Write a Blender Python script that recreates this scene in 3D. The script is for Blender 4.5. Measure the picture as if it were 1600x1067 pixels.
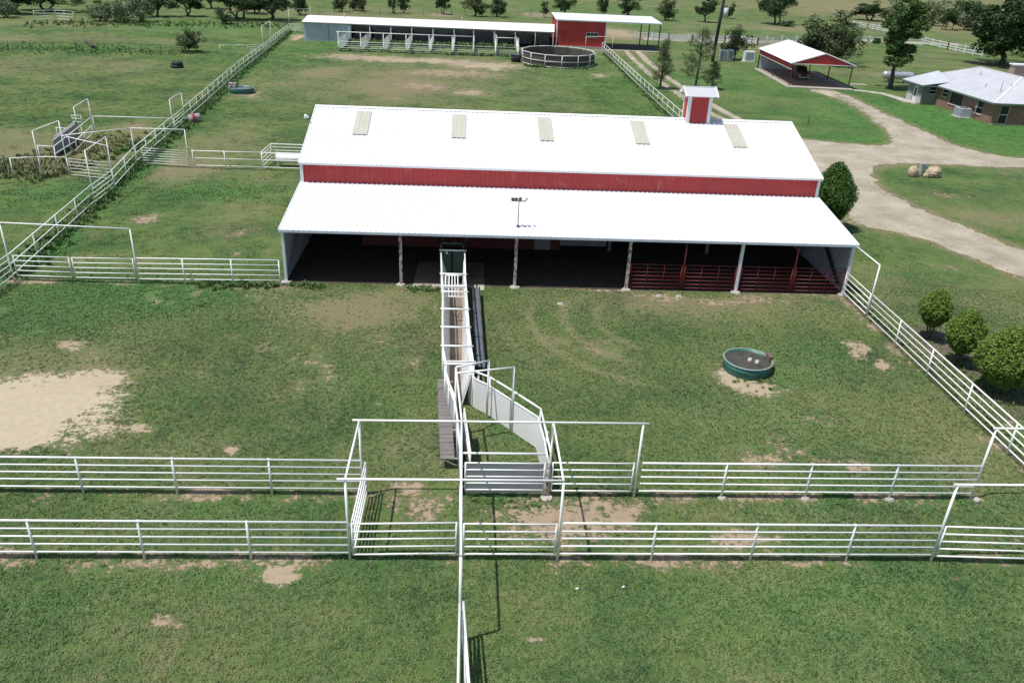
import bpy, math, random
import numpy as np
from mathutils import Vector, Matrix

for o in list(bpy.data.objects): bpy.data.objects.remove(o)
SC = bpy.context.scene
COL = SC.collection
PI = math.pi

# ------------------------------------------------------------------ camera, sky, sun, exposure
cam = bpy.data.objects.new('camera', bpy.data.cameras.new('camera')); COL.objects.link(cam)
cam.data.sensor_width = 36.0; cam.data.lens = 36.0*1244/1600; cam.data.clip_end = 6000; cam.data.clip_start = 0.3
_R = Vector((0.99816988, -0.04310601, 0.04241194)); _U = Vector((-0.01871378, 0.44673091, 0.89447263)); _F = Vector((0.05750387, 0.89362932, -0.44510666))
cam.matrix_world = Matrix(((_R.x, _U.x, -_F.x, 0), (_R.y, _U.y, -_F.y, 0), (_R.z, _U.z, -_F.z, 17.70), (0, 0, 0, 1)))
SC.camera = cam
W = bpy.data.worlds.new('World'); SC.world = W; W.use_nodes = True
wn = W.node_tree; sky = wn.nodes.new('ShaderNodeTexSky'); sky.sky_type = 'NISHITA'; sky.sun_disc = False
SUN = Vector((-0.365, -0.130, 1.0)).normalized()
sky.sun_elevation = math.asin(SUN.z); sky.sun_rotation = math.atan2(SUN.x, SUN.y) % (2*PI)
sky.air_density = 1.0; sky.dust_density = 1.2
wn.links.new(sky.outputs[0], wn.nodes['Background'].inputs[0]); wn.nodes['Background'].inputs[1].default_value = 0.12
sl = bpy.data.lights.new('sun', 'SUN'); sl.energy = 4.6; sl.angle = math.radians(0.53); sl.color = (1.0, 0.965, 0.91)
so = bpy.data.objects.new('sun', sl); COL.objects.link(so); so.rotation_euler = (-SUN).to_track_quat('-Z', 'Y').to_euler(); so.location = (0, 0, 60)
SC.view_settings.view_transform = 'Standard'; SC.view_settings.look = 'None'; SC.view_settings.exposure = 0.0; SC.view_settings.gamma = 1.0
SC.view_settings.use_curve_mapping = False

# ------------------------------------------------------------------ numpy noise
def _h(ix, iy, s):
    n = (ix*374761393 + iy*668265263 + s*974711) & 0xffffffff
    n = ((n ^ (n >> 13))*1274126177) & 0xffffffff
    return ((n ^ (n >> 16)) & 0xffff)/65535.0
def vnoise(x, y, s=0):
    x = np.asarray(x, float); y = np.asarray(y, float)
    ix = np.floor(x).astype(np.int64); iy = np.floor(y).astype(np.int64); fx = x-ix; fy = y-iy
    fx = fx*fx*(3-2*fx); fy = fy*fy*(3-2*fy)
    a = _h(ix, iy, s); b = _h(ix+1, iy, s); c = _h(ix, iy+1, s); d = _h(ix+1, iy+1, s)
    return (a*(1-fx)+b*fx)*(1-fy)+(c*(1-fx)+d*fx)*fy
def fbm(x, y, s=0, o=4):
    r = 0; a = .5; t = 0
    for k in range(o):
        r = r+a*vnoise(x*2**k, y*2**k, s+k); t += a; a *= .55
    return r/t

# ------------------------------------------------------------------ materials
def newmat(name):
    m = bpy.data.materials.new(name); m.use_nodes = True
    return m, m.node_tree, m.node_tree.nodes['Principled BSDF']
def N(nt, t, **k):
    n = nt.nodes.new(t)
    for a, b in k.items(): setattr(n, a, b)
    return n
def noise(nt, scale, detail=3, rough=.55, vec=None, dist=0):
    n = N(nt, 'ShaderNodeTexNoise'); n.inputs['Scale'].default_value = scale; n.inputs['Detail'].default_value = detail
    n.inputs['Roughness'].default_value = rough; n.inputs['Distortion'].default_value = dist
    if vec is not None: nt.links.new(vec, n.inputs['Vector'])
    return n.outputs[0]
def ramp(nt, fac, stops):
    r = N(nt, 'ShaderNodeValToRGB'); e = r.color_ramp.elements
    while len(e) < len(stops): e.new(.5)
    for i, (p, c) in enumerate(stops): e[i].position = p; e[i].color = (c[0], c[1], c[2], 1)
    nt.links.new(fac, r.inputs[0]); return r.outputs[0]
def mth(nt, op, a, b=None, c=None, clamp=False):
    n = N(nt, 'ShaderNodeMath', operation=op); n.use_clamp = clamp
    for i, v in enumerate((a, b, c)):
        if v is None: continue
        if isinstance(v, (int, float)): n.inputs[i].default_value = v
        else: nt.links.new(v, n.inputs[i])
    return n.outputs[0]
def mix(nt, fac, a, b, mode='MIX'):
    n = N(nt, 'ShaderNodeMix', data_type='RGBA', blend_type=mode)
    for i, v in ((0, fac), (6, a), (7, b)):
        if isinstance(v, (int, float)): n.inputs[i].default_value = v
        elif isinstance(v, tuple): n.inputs[i].default_value = (*v[:3], 1)
        else: nt.links.new(v, n.inputs[i])
    return n.outputs[2]
def geopos(nt): return N(nt, 'ShaderNodeNewGeometry').outputs['Position']
def attr(nt, name, typ='GEOMETRY'):
    a = N(nt, 'ShaderNodeAttribute', attribute_name=name, attribute_type=typ); return a.outputs['Fac']
def bump(nt, b, h, dist=.03, st=.6):
    n = N(nt, 'ShaderNodeBump'); n.inputs['Distance'].default_value = dist; n.inputs['Strength'].default_value = st
    nt.links.new(h, n.inputs['Height']); nt.links.new(n.outputs[0], b.inputs['Normal'])
def simple(name, c1, c2=None, rough=.6, scale=4, metal=0, spots=None, spotc=None, spotscale=9, bmp=0, spec=.5):
    m, nt, b = newmat(name); p = geopos(nt)
    c2 = c2 or tuple(x*.82 for x in c1)
    col = ramp(nt, noise(nt, scale, 5, .6, p), [(.32, c2), (.66, c1)])
    if spots:
        f = ramp(nt, noise(nt, spotscale, 6, .65, p), [(spots, (0, 0, 0)), (min(1, spots+.07), (1, 1, 1))])
        col = mix(nt, f, col, spotc)
    nt.links.new(col, b.inputs['Base Color']); b.inputs['Roughness'].default_value = rough; b.inputs['Metallic'].default_value = metal
    b.inputs['Specular IOR Level'].default_value = spec
    if bmp: bump(nt, b, noise(nt, scale*6, 4, .6, p), bmp)
    return m
GREENS = [(.37, (.034, .076, .026)), (.47, (.062, .119, .036)), (.56, (.098, .154, .046)), (.68, (.160, .178, .072))]
def green_col(nt, p, hs=1.0):
    n1 = noise(nt, .16, 3, .55, p); n2 = noise(nt, 1.3, 4, .6, p); n3 = noise(nt, 8.0, 3, .65, p)
    f = mth(nt, 'ADD', mth(nt, 'MULTIPLY', n1, .62), mth(nt, 'ADD', mth(nt, 'MULTIPLY', n2, .32), mth(nt, 'MULTIPLY', n3, .12)))
    c = ramp(nt, f, GREENS)
    hy = ramp(nt, noise(nt, .45, 4, .6, p), [(.52, (0, 0, 0)), (.70, (.75, .75, .75))])
    c = mix(nt, hy, c, (.112, .160, .042))
    return c, n1, n2, n3
def make_ground_mat():
    m, nt, b = newmat('pasture'); p = geopos(nt)
    g, n1, n2, n3 = green_col(nt, p)
    n4 = noise(nt, 30, 3, .6, p); n5 = noise(nt, 3.2, 5, .65, p)
    lush = attr(nt, 'lush'); dry = attr(nt, 'dry'); dirt = attr(nt, 'dirt'); pale = attr(nt, 'pale')
    g = mix(nt, mth(nt, 'MULTIPLY', lush, .75, clamp=True), g, ramp(nt, n3, [(.35, (.046, .128, .034)), (.65, (.088, .225, .050))]))
    n6 = noise(nt, .75, 4, .6, p)
    straw = ramp(nt, mth(nt, 'ADD', mth(nt, 'MULTIPLY', n3, .5), mth(nt, 'MULTIPLY', n4, .5)), [(.38, (.13, .118, .06)), (.62, (.30, .25, .15))])
    fd = mth(nt, 'ADD', mth(nt, 'ADD', dry, mth(nt, 'MULTIPLY', dirt, .45)), mth(nt, 'MULTIPLY', mth(nt, 'SUBTRACT', mth(nt, 'ADD', mth(nt, 'MULTIPLY', n5, .4), mth(nt, 'ADD', mth(nt, 'MULTIPLY', n3, .35), mth(nt, 'MULTIPLY', n6, .25))), .5), 3.4))
    fd = mth(nt, 'MULTIPLY', ramp(nt, fd, [(.22, (0, 0, 0)), (.95, (1, 1, 1))]), .85)
    g = mix(nt, fd, g, straw)
    sand = ramp(nt, mth(nt, 'ADD', mth(nt, 'MULTIPLY', n5, .6), mth(nt, 'MULTIPLY', n4, .4)), [(.3, (.25, .19, .13)), (.7, (.35, .275, .19))])
    psand = ramp(nt, mth(nt, 'ADD', mth(nt, 'MULTIPLY', n5, .7), mth(nt, 'MULTIPLY', n4, .3)), [(.3, (.37, .315, .215)), (.7, (.47, .405, .285))])
    sand = mix(nt, pale, sand, psand)
    e = mth(nt, 'ADD', dirt, mth(nt, 'ADD', mth(nt, 'ADD', mth(nt, 'MULTIPLY', mth(nt, 'SUBTRACT', n5, .5), 1.7), mth(nt, 'MULTIPLY', mth(nt, 'SUBTRACT', n6, .5), 1.0)), mth(nt, 'MULTIPLY', mth(nt, 'SUBTRACT', n3, .5), 1.3)))
    e = ramp(nt, e, [(.50, (0, 0, 0)), (.74, (1, 1, 1))])
    c = mix(nt, e, g, sand)
    nt.links.new(c, b.inputs['Base Color']); b.inputs['Roughness'].default_value = .95; b.inputs['Specular IOR Level'].default_value = .12
    hgt = mth(nt, 'ADD', mth(nt, 'MULTIPLY', n3, 1.0), mth(nt, 'MULTIPLY', n4, .5))
    bump(nt, b, mth(nt, 'MULTIPLY', hgt, mth(nt, 'SUBTRACT', 1.12, e)), .07, .8)
    return m
def make_grass_mat(name, boost=1.13):
    m, nt, b = newmat(name); p = geopos(nt)
    g, *_ = green_col(nt, p)
    g = mix(nt, mth(nt, 'MULTIPLY', attr(nt, 'lushi', 'INSTANCER'), .8, clamp=True), g, (.062, .172, .042))
    g = mix(nt, attr(nt, 'dryi', 'INSTANCER'), g, (.27, .235, .13))
    g = mix(nt, 1.0, g, (boost, boost, boost), 'MULTIPLY')
    nt.links.new(g, b.inputs['Base Color']); b.inputs['Roughness'].default_value = .7; b.inputs['Specular IOR Level'].default_value = .25
    return m
def leaf_mat(name, c1, c2, scale=1.2, rough=.6):
    m, nt, b = newmat(name); p = geopos(nt)
    n = mth(nt, 'ADD', mth(nt, 'MULTIPLY', noise(nt, scale, 3, .6, p), .6), mth(nt, 'MULTIPLY', noise(nt, scale*9, 2, .6, p), .4))
    nt.links.new(ramp(nt, n, [(.33, c1), (.66, c2)]), b.inputs['Base Color']); b.inputs['Roughness'].default_value = rough
    b.inputs['Specular IOR Level'].default_value = .25
    return m
GRN = make_ground_mat(); GRASS = make_grass_mat('grass_leaf')
PIPE = simple('white_pipe_paint', (.88, .88, .84), (.80, .80, .77), .45, 1.5, spots=.66, spotc=(.42, .33, .24), spotscale=5)
PIPEFAR = simple('weathered_white_pipe', (.78, .79, .74), (.64, .66, .61), .55, 1.0, spots=.62, spotc=(.40, .33, .26), spotscale=3)
PIPEOLD = simple('rusty_post_paint', (.66, .62, .57), (.45, .38, .33), .6, 3, spots=.5, spotc=(.16, .09, .06), spotscale=4)
ROOF = simple('white_roof_metal', (.80, .81, .83), (.77, .78, .80), .35, .35, spec=.5)
TRIMW = simple('white_trim', (.80, .81, .83), (.74, .75, .77), .4, 1)
SKYL = simple('fibreglass_skylight', (.50, .485, .40), (.45, .435, .36), .45, 1.5)
RED = simple('red_metal', (.49, .048, .048), (.41, .036, .037), .45, .5, spots=.60, spotc=(.50, .10, .09), spotscale=1.3)
REDD = simple('red_pipe_paint', (.20, .024, .024), (.13, .018, .018), .45, 3, spots=.62, spotc=(.13, .05, .035), spotscale=8)
GALV = simple('galvanised_wall', (.46, .49, .53), (.38, .41, .45), .5, .7)
BLUEG = simple('pale_blue_sheet', (.50, .56, .62), (.40, .46, .52), .45, .6, spots=.62, spotc=(.33, .37, .41), spotscale=.9)
GROOF = simple('grey_white_roof', (.56, .575, .60), (.49, .505, .53), .4, .5)
SHROOF = simple('cream_roof_metal', (.82, .80, .76), (.70, .68, .63), .5, .4)
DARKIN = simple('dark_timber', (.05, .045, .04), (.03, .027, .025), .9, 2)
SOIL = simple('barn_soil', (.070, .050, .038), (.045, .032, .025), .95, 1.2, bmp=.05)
CONC = simple('concrete', (.46, .43, .38), (.36, .33, .29), .85, 1.2, bmp=.01)
CONCD = simple('stained_and_shaded_concrete', (.24, .19, .145), (.15, .115, .085), .85, .9, bmp=.01)  # stained alley floor; on the barn pad the dark tone is painted shade
SLAB = simple('reddish_slab', (.30, .215, .185), (.24, .17, .145), .85, .5)
ROAD = None
def make_road():
    m, nt, b = newmat('caliche_gravel'); p = geopos(nt)
    n = mth(nt, 'ADD', mth(nt, 'MULTIPLY', noise(nt, .35, 4, .6, p), .55), mth(nt, 'MULTIPLY', noise(nt, 5, 5, .7, p), .45))
    c = ramp(nt, n, [(.36, (.25, .215, .155)), (.5, (.35, .31, .24)), (.64, (.45, .41, .33))])
    c = mix(nt, ramp(nt, noise(nt, .9, 5, .7, p, 1.5), [(.55, (0, 0, 0)), (.72, (.55, .55, .55))]), c, (.20, .185, .105))
    nt.links.new(c, b.inputs['Base Color']); b.inputs['Roughness'].default_value = .95; b.inputs['Specular IOR Level'].default_value = .15
    bump(nt, b, noise(nt, 14, 4, .7, p), .03, .6); return m
ROAD = make_road()
WOODG = simple('weathered_plank', (.19, .18, .172), (.13, .122, .117), .9, 2.5, bmp=.02)
DSTEEL = simple('dark_steel', (.055, .058, .062), (.035, .037, .04), .5, 4)
GSTEEL = simple('grey_steel', (.26, .27, .29), (.19, .20, .22), .5, 3)
WALKG = simple('grey_catwalk_steel', (.13, .14, .155), (.09, .10, .11), .6, 3)
CHUTEG = simple('green_chute_paint', (.018, .075, .055), (.012, .05, .038), .4, 3)
TANKG = simple('green_tank', (.035, .155, .125), (.022, .105, .085), .45, 2.5, spots=.64, spotc=(.07, .10, .085), spotscale=4)
TANKRIM = simple('worn_tank_rim', (.30, .40, .36), (.22, .31, .28), .5, 4)
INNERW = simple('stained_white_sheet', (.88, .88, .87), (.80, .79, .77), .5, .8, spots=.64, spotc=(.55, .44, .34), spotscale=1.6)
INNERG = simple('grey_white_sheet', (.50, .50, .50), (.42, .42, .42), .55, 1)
BARK = simple('bark', (.10, .085, .07), (.06, .05, .042), .95, 5, bmp=.03)
ROCK = simple('tan_rock', (.52, .42, .29), (.36, .27, .18), .9, 3, bmp=.06)
BLACK = simple('black_rubber', (.025, .025, .027), (.018, .018, .02), .7, 4)
GREENW = simple('sage_siding', (.20, .24, .205), (.165, .20, .17), .7, .8)
FASC = simple('teal_fascia', (.16, .23, .22), None, .5, 1)
ALUM = simple('brushed_aluminium', (.62, .63, .65), (.5, .51, .53), .35, 2, metal=.6)
DOORW = simple('white_door', (.78, .78, .77), None, .45, 1)
def glassm():
    m, nt, b = newmat('dark_glass'); b.inputs['Base Color'].default_value = (.022, .025, .028, 1); b.inputs['Roughness'].default_value = .25; b.inputs['Specular IOR Level'].default_value = .3
    return m
GLASS = glassm()
def waterm():
    m, nt, b = newmat('brown_tank_water'); p = geopos(nt)
    nt.links.new(ramp(nt, noise(nt, 1.6, 4, .6, p), [(.35, (.045, .04, .026)), (.65, (.085, .075, .048))]), b.inputs['Base Color'])
    b.inputs['Roughness'].default_value = .12; bump(nt, b, noise(nt, 6, 2, .5, p), .01, .2); return m
WATER = waterm()
def brickm():
    m, nt, b = newmat('red_brick'); tc = N(nt, 'ShaderNodeTexCoord'); 
    mp = N(nt, 'ShaderNodeMapping'); nt.links.new(tc.outputs['UV'], mp.inputs[0])
    br = N(nt, 'ShaderNodeTexBrick'); nt.links.new(mp.outputs[0], br.inputs[0])
    br.inputs['Color1'].default_value = (.17, .062, .042, 1); br.inputs['Color2'].default_value = (.27, .125, .085, 1); br.inputs['Mortar'].default_value = (.26, .22, .185, 1)
    br.inputs['Scale'].default_value = 1.0; br.inputs['Mortar Size'].default_value = .012; br.inputs['Brick Width'].default_value = .22; br.inputs['Row Height'].default_value = .075
    c = mix(nt, ramp(nt, noise(nt, 1.1, 4, .6, geopos(nt)), [(.50, (0, 0, 0)), (.66, (.7, .7, .7))]), br.outputs[0], (.36, .20, .13))
    nt.links.new(c, b.inputs['Base Color']); b.inputs['Roughness'].default_value = .9; return m
BRICK = brickm()
L_MESQ = leaf_mat('mesquite_leaf', (.040, .066, .024), (.085, .120, .045), .5)
L_DARK = leaf_mat('dark_tree_leaf', (.020, .048, .014), (.052, .098, .028), .5)
L_SAGE = leaf_mat('pale_brush_leaf', (.12, .165, .08), (.20, .25, .13), .6)
L_ARB = leaf_mat('arborvitae_leaf', (.068, .128, .018), (.165, .245, .038), 2.5)
L_ARBD = leaf_mat('dark_cedar_leaf', (.036, .092, .014), (.075, .155, .026), 2.2)
L_CYP = leaf_mat('cypress_leaf', (.085, .12, .045), (.13, .17, .07), .9)
L_PEC = leaf_mat('pecan_leaf', (.028, .070, .016), (.085, .145, .035), .6)

# ------------------------------------------------------------------ object helpers
class MB:
    def __init__(s): s.v = []; s.f = []; s.sm = []
    def add(s, vs, fs, smooth=False):
        k = len(s.v); s.v += [tuple(v) for v in vs]; s.f += [tuple(i+k for i in f) for f in fs]; s.sm += [smooth]*len(fs); return s
    def box(s, a, b):
        (x0, y0, z0), (x1, y1, z1) = a, b
        return s.add([(x0, y0, z0), (x1, y0, z0), (x1, y1, z0), (x0, y1, z0), (x0, y0, z1), (x1, y0, z1), (x1, y1, z1), (x0, y1, z1)],
                     [(0, 3, 2, 1), (4, 5, 6, 7), (0, 1, 5, 4), (1, 2, 6, 5), (2, 3, 7, 6), (3, 0, 4, 7)])
    def tube(s, p, q, r, r2=None, n=8, caps=True):
        p = Vector(p); q = Vector(q); r2 = r if r2 is None else r2; d = (q-p)
        if d.length < 1e-6: return s
        d.normalize(); u = d.orthogonal().normalized(); w = d.cross(u)
        vs = []
        for c, rr in ((p, r), (q, r2)):
            for i in range(n):
                a = 2*PI*i/n; vs.append(c+u*math.cos(a)*rr+w*math.sin(a)*rr)
        k0 = len(s.v)
        s.add(vs, [(i, (i+1) % n, n+(i+1) % n, n+i) for i in range(n)], True)
        if caps:
            s.f += [tuple(k0+i for i in reversed(range(n))), tuple(k0+n+i for i in range(n))]; s.sm += [False, False]
        return s
    def beam(s, p, q, w, h):
        p = Vector(p); q = Vector(q); d = (q-p).normalized(); up = Vector((0, 0, 1))
        if abs(d.z) > .95: up = Vector((0, 1, 0))
        u = d.cross(up).normalized()*w/2; t = u.cross(d).normalized()*h/2
        vs = [c+a*u+b*t for c in (p, q) for a, b in ((-1, -1), (1, -1), (1, 1), (-1, 1))]
        return s.add(vs, [(0, 1, 2, 3), (7, 6, 5, 4), (0, 4, 5, 1), (1, 5, 6, 2), (2, 6, 7, 3), (3, 7, 4, 0)])
    def slab(s, quad, t):      # quad of 4 pts (ccw from outside), thickness t behind it
        q = [Vector(p) for p in quad]; n = (q[1]-q[0]).cross(q[2]-q[1]).normalized()*t
        vs = q+[p-n for p in q]; k = len(q)
        return s.add(vs, [tuple(range(k)), tuple(reversed(range(k, 2*k)))]+[(i, i+k, (i+1) % k+k, (i+1) % k) for i in range(k)])
    def mesh(s, name):
        me = bpy.data.meshes.new(name); me.from_pydata(s.v, [], s.f)
        me.polygons.foreach_set('use_smooth', s.sm); me.update(); return me
    def build(s, name, m, parent=None, loc=None, **k):
        me = s.mesh(name); me.materials.append(m); return link(name, me, parent, loc, **k)
def link(name, me, parent=None, loc=None, **k):
    o = bpy.data.objects.new(name, me); COL.objects.link(o)
    if parent: o.parent = parent
    base = Vector((0, 0, 0)); q = parent
    while q is not None: base += q.location; q = q.parent
    o.location = (Vector(loc) if loc is not None else Vector((0, 0, 0)))-base
    for a, b in k.items(): o[a] = b
    return o
def tag(o, label, cat, group=None):
    o['label'] = label; o['category'] = cat
    if group: o['group'] = group
    return o
def thing(name, label, cat, loc=(0, 0, 0), group=None):
    o = bpy.data.objects.new(name, None); COL.objects.link(o); o.location = loc; o.empty_display_size = .3
    return tag(o, label, cat, group)
def tube_obj(name, p, q, r, m, parent, n=8):
    return MB().tube(p, q, r, n=n).build(name, m, parent)
def npmesh(name, V, F, m, smooth=False):
    V = np.asarray(V, np.float32); F = np.asarray(F, np.int32); me = bpy.data.meshes.new(name)
    me.vertices.add(len(V)); me.vertices.foreach_set('co', V.ravel()); k = F.shape[1]
    me.loops.add(F.size); me.loops.foreach_set('vertex_index', F.ravel())
    me.polygons.add(len(F)); me.polygons.foreach_set('loop_start', np.arange(0, F.size, k, dtype=np.int32))
    me.polygons.foreach_set('loop_total', np.full(len(F), k, np.int32))
    if smooth: me.polygons.foreach_set('use_smooth', np.ones(len(F), bool))
    me.materials.append(m); me.update(calc_edges=True); return me

# ------------------------------------------------------------------ ground cover fields
DIRT = [ (*(-16.72, 30.36, 1.97, 1.19), 1.15, .9),  # x, y, rx, ry, strength, pale
 (*(-17.80, 28.50, 3.35, 2.96), 1.35, 1), (*(-17.15, 26.19, 1.17, 0.95), 1.1, 1), (*(-15.91, 30.67, 1.19, 1.21), .9, .8), (*(-18.50, 34.23, 0.63, 0.52), .75, .2), (*(-13.21, 27.41, 0.64, 0.42), .8, .4),
 (*(-8.68, 26.01, 0.41, 0.61), .8, .2), (*(-3.54, 29.83, 0.27, 0.32), .7, .2), (*(-5.58, 19.02, 0.66, 0.53), 1.15, .25), (*(-8.32, 17.38, 0.40, 0.39), .72, 0), (*(1.79, 16.37, 0.29, 0.23), 1.1, .1),
 (*(-1.65, 22.50, 1.78, 1.35), .72, 0), (*(3.46, 21.68, 2.89, 1.57), .9, 0), (*(9.43, 20.64, 1.32, 0.77), .85, .1), (*(-1.96, 23.72, 0.93, 0.46), .8, .1), (*(5.67, 22.22, 0.91, 0.78), .8, 0),
 (*(5.74, 19.57, 2.51, 0.18), .75, 0), (*(11.03, 19.59, 3.21, 0.18), .8, 0), (*(15.93, 19.07, 0.43, 0.21), .7, 0), (*(-10.91, 19.45, 1.54, 0.14), .6, 0), (*(-3.29, 19.71, 1.21, 0.18), .5, 0),
 (*(13.17, 31.35, 1.52, 0.84), .95, .5), (*(12.67, 32.18, 0.93, 0.87), .95, .5), (*(19.81, 35.43, 0.89, 0.88), .72, .3), (*(20.68, 33.74, 0.79, 0.88), .72, .2), (*(11.70, 25.52, 1.55, 0.61), .78, .1),
 (*(15.22, 25.28, 1.56, 0.61), .74, .1), (*(13.52, 41.21, 7.16, 1.11), .66, 0), (*(6.33, 42.68, 5.67, 0.49), .75, .2), (*(19.93, 42.30, 3.15, 0.58), .7, 0), (*(18.40, 20.63, 2.06, 0.46), .5, 0), (*(9.93, 44.91, 2.39, 2.12), .4, 0),
 (*(-10.20, 139.07, 17.54, 3.95), .95, .4), (*(2.45, 135.70, 7.31, 5.32), .95, .5), (*(-3.48, 125.62, 11.46, 5.91), .72, .2), (*(-7.02, 112.78, 5.12, 4.28), .72, .2), (*(-0.05, 109.11, 2.71, 3.03), .85, .2), (*(-9.58, 102.75, 1.94, 1.35), .7, 0),
 (*(-20.90, 140.75, 5.05, 4.83), .8, .3), (*(-33.64, 165.03, 1.47, 5.42), 1.0, .5), (*(-25.04, 68.14, 2.03, 5.50), .5, 0), (*(-22.02, 53.18, 0.99, 0.95), .72, 0), (*(-15.33, 50.52, 0.64, 1.01), .62, 0), (*(-26.62, 101.90, 1.61, 2.19), .9, 0),
 (*(-33.56, 81.72, 1.75, 1.74), .75, 0), (*(-14.04, 47.11, 0.30, 0.56), .7, 0), (*(34.67, 201.34, 6.60, 14.65), .9, .2), (*(57.13, 195.64, 15.29, 9.29), .8, .3), (*(84.33, 232.05, 8.50, 6.47), .6, .3), (*(41.81, 65.49, 3.65, 1.45), .55, 0), (*(42.00, 59.21, 2.79, 1.57), .55, 0),
 (*(30.72, 57.40, 3.68, 1.64), .8, .3), (*(32.80, 54.56, 3.04, 1.21), .75, .2), (*(15.77, 161.87, 24.35, 9.61), .55, 0), (*(-8.24, 231.79, 6.75, 8.40), .7, .2), (*(18.74, 245.92, 7.67, 11.86), .7, .2), (*(25.18, 35.65, 2.10, 2.99), .45, 0),
 (*(-0.68, 27.95, 2.10, 2.96), .30, 0), (*(22.29, 27.00, 1.69, 1.46), .5, 0), (*(56.35, 108.50, 0.79, 2.06), .6, 0), (*(-66.78, 168.77, 31.55, 5.59), .35, 0), (*(99.86, 236.81, 20.20, 6.75), .5, 0), (*(19.93, 129.65, 1.47, 2.81), .8, .4),
 (*(-3.26, 27.50, 0.23, 0.24), .7, .1), (*(-21.09, 65.46, 0.25, 0.59), .6, 0),
]
DRY = [
 (*(-6.11, 39.13, 3.70, 2.16), .95), (*(-8.88, 41.33, 2.78, 1.08), .5), (*(-2.75, 34.87, 1.86, 4.18), .3), (*(13.28, 40.30, 8.14, 2.32), .5), (*(12.21, 28.77, 4.25, 3.16), .22), (*(-22.86, 75.67, 4.22, 6.40), .55), (*(-23.85, 69.41, 3.11, 6.58), .4), (*(-52.69, 115.78, 16.74, 11.05), .28), (*(-11.93, 114.38, 18.80, 17.89), .5),
 (*(11.57, 22.28, 4.22, 0.72), .25), (*(-11.33, 25.88, 3.79, 1.29), .3), (*(-11.25, 31.39, 4.68, 3.48), .22), (*(-0.63, 26.08, 3.00, 2.67), .3), (*(15.55, 31.66, 5.86, 6.24), .2), (*(5.31, 33.83, 4.37, 4.72), .15),
 (*(-15.98, 55.48, 2.62, 7.48), .35), (*(37.57, 58.81, 6.57, 4.49), .42), (*(26.32, 41.90, 4.80, 2.91), .22), (*(-35.91, 70.09, 8.54, 7.53), .75), (*(-31.25, 77.12, 2.78, 4.73), .7), (*(70.15, 141.00, 15.53, 15.26), .25), (*(85.71, 244.18, 45.06, 23.95), .2), (*(-7.77, 17.45, 3.63, 1.73), .12), (*(19.29, 25.57, 2.14, 2.23), .35), (*(15.67, 72.16, 3.66, 14.94), .1),
 (*(95.87, 160.11, 13.91, 10.78), .3), (*(-62.21, 150.89, 16.18, 4.52), .35), (*(188.25, 347.79, 62.06, 114.98), .7), (*(-15.69, 215.95, 18.57, 9.14), .45), (*(32.58, 138.69, 4.63, 33.63), .2),
]
LUSH = [
 (*(-18.07, 39.93, 7.18, 2.53), .9), (*(-20.06, 36.26, 3.59, 2.16), .6), (*(-29.85, 58.90, 6.13, 3.90), .5), (*(-18.58, 60.09, 4.18, 2.37), .75), (*(12.33, 28.26, 3.36, 2.05), .3), (*(17.51, 34.29, 1.98, 1.39), .45), (*(15.16, 32.26, 1.88, 1.13), .5), (*(61.12, 98.63, 15.59, 15.98), 1.15), (*(42.73, 88.47, 4.75, 4.25), .9), (*(42.17, 130.52, 16.85, 22.09), .45),
 (*(-31.11, 144.45, 9.04, 17.04), .55), (*(-25.40, 156.02, 6.60, 5.87), .8), (*(15.38, 120.89, 11.67, 16.25), .4), (*(-8.66, 22.43, 3.45, 0.56), .5), (*(14.74, 23.05, 4.39, 0.76), .5), (*(1.74, 22.90, 1.60, 0.26), .8), (*(1.44, 28.50, 1.35, 3.06), .5), (*(-7.48, 19.01, 4.62, 1.11), .35), (*(10.51, 18.22, 5.09, 1.64), .3), (*(-11.58, 17.95, 2.72, 1.52), .3),
 (*(-56.03, 173.40, 16.66, 14.26), .5), (*(-62.35, 138.46, 10.49, 4.60), .6), (*(-4.74, 31.02, 2.80, 3.46), .3), (*(-12.87, 29.67, 1.57, 1.05), .4), (*(59.49, 253.07, 43.91, 36.02), .3),
]
def ell(x, y, c):
    d = np.sqrt(((x-c[0])/max(c[2], .2))**2+((y-c[1])/max(c[3], .2))**2)
    return np.clip(1.25-d*.75, 0, 1)
def segd(x, y, a, b):
    ax, ay = a; bx, by = b; dx, dy = bx-ax, by-ay
    t = np.clip(((x-ax)*dx+(y-ay)*dy)/(dx*dx+dy*dy+1e-9), 0, 1)
    return np.hypot(x-ax-t*dx, y-ay-t*dy)
FENCEWEED = [((-25.2, 42), (-29.5, 88)), ((-29.5, 88), (-32.5, 119)), ((-32.5, 119), (-37, 175))]
ROADPTS = [(35.24, 86.67), (38.00, 85.82), (41.24, 85.06), (44.23, 84.57), (45.93, 85.43), (47.49, 88.21), (49.27, 93.65), (50.23, 98.75), (51.97, 107.66), (52.43, 114.62), (51.21, 122.05),
 (54.08, 123.28), (55.28, 118.42), (54.62, 109.58), (54.05, 101.04), (53.98, 94.41), (53.33, 87.46), (54.22, 83.89), (55.61, 81.47), (57.89, 80.66), (63.88, 79.26), (76.98, 78.25),
 (72.64, 73.31), (61.43, 75.85), (55.29, 76.61), (51.32, 76.62), (47.52, 76.91), (43.44, 76.65), (39.94, 75.45), (37.73, 72.99), (36.38, 69.00), (36.01, 65.27), (36.49, 61.78), (37.11, 57.97), (38.17, 54.57), (38.96, 51.20), (39.68, 45.69),
 (35.41, 34.97), (36.26, 41.49), (35.39, 45.64), (34.90, 47.62), (33.89, 50.45), (32.96, 53.03), (31.51, 54.89), (29.68, 56.23), (29.34, 58.89), (29.86, 63.31), (30.90, 69.46), (32.13, 76.73)]
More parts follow.
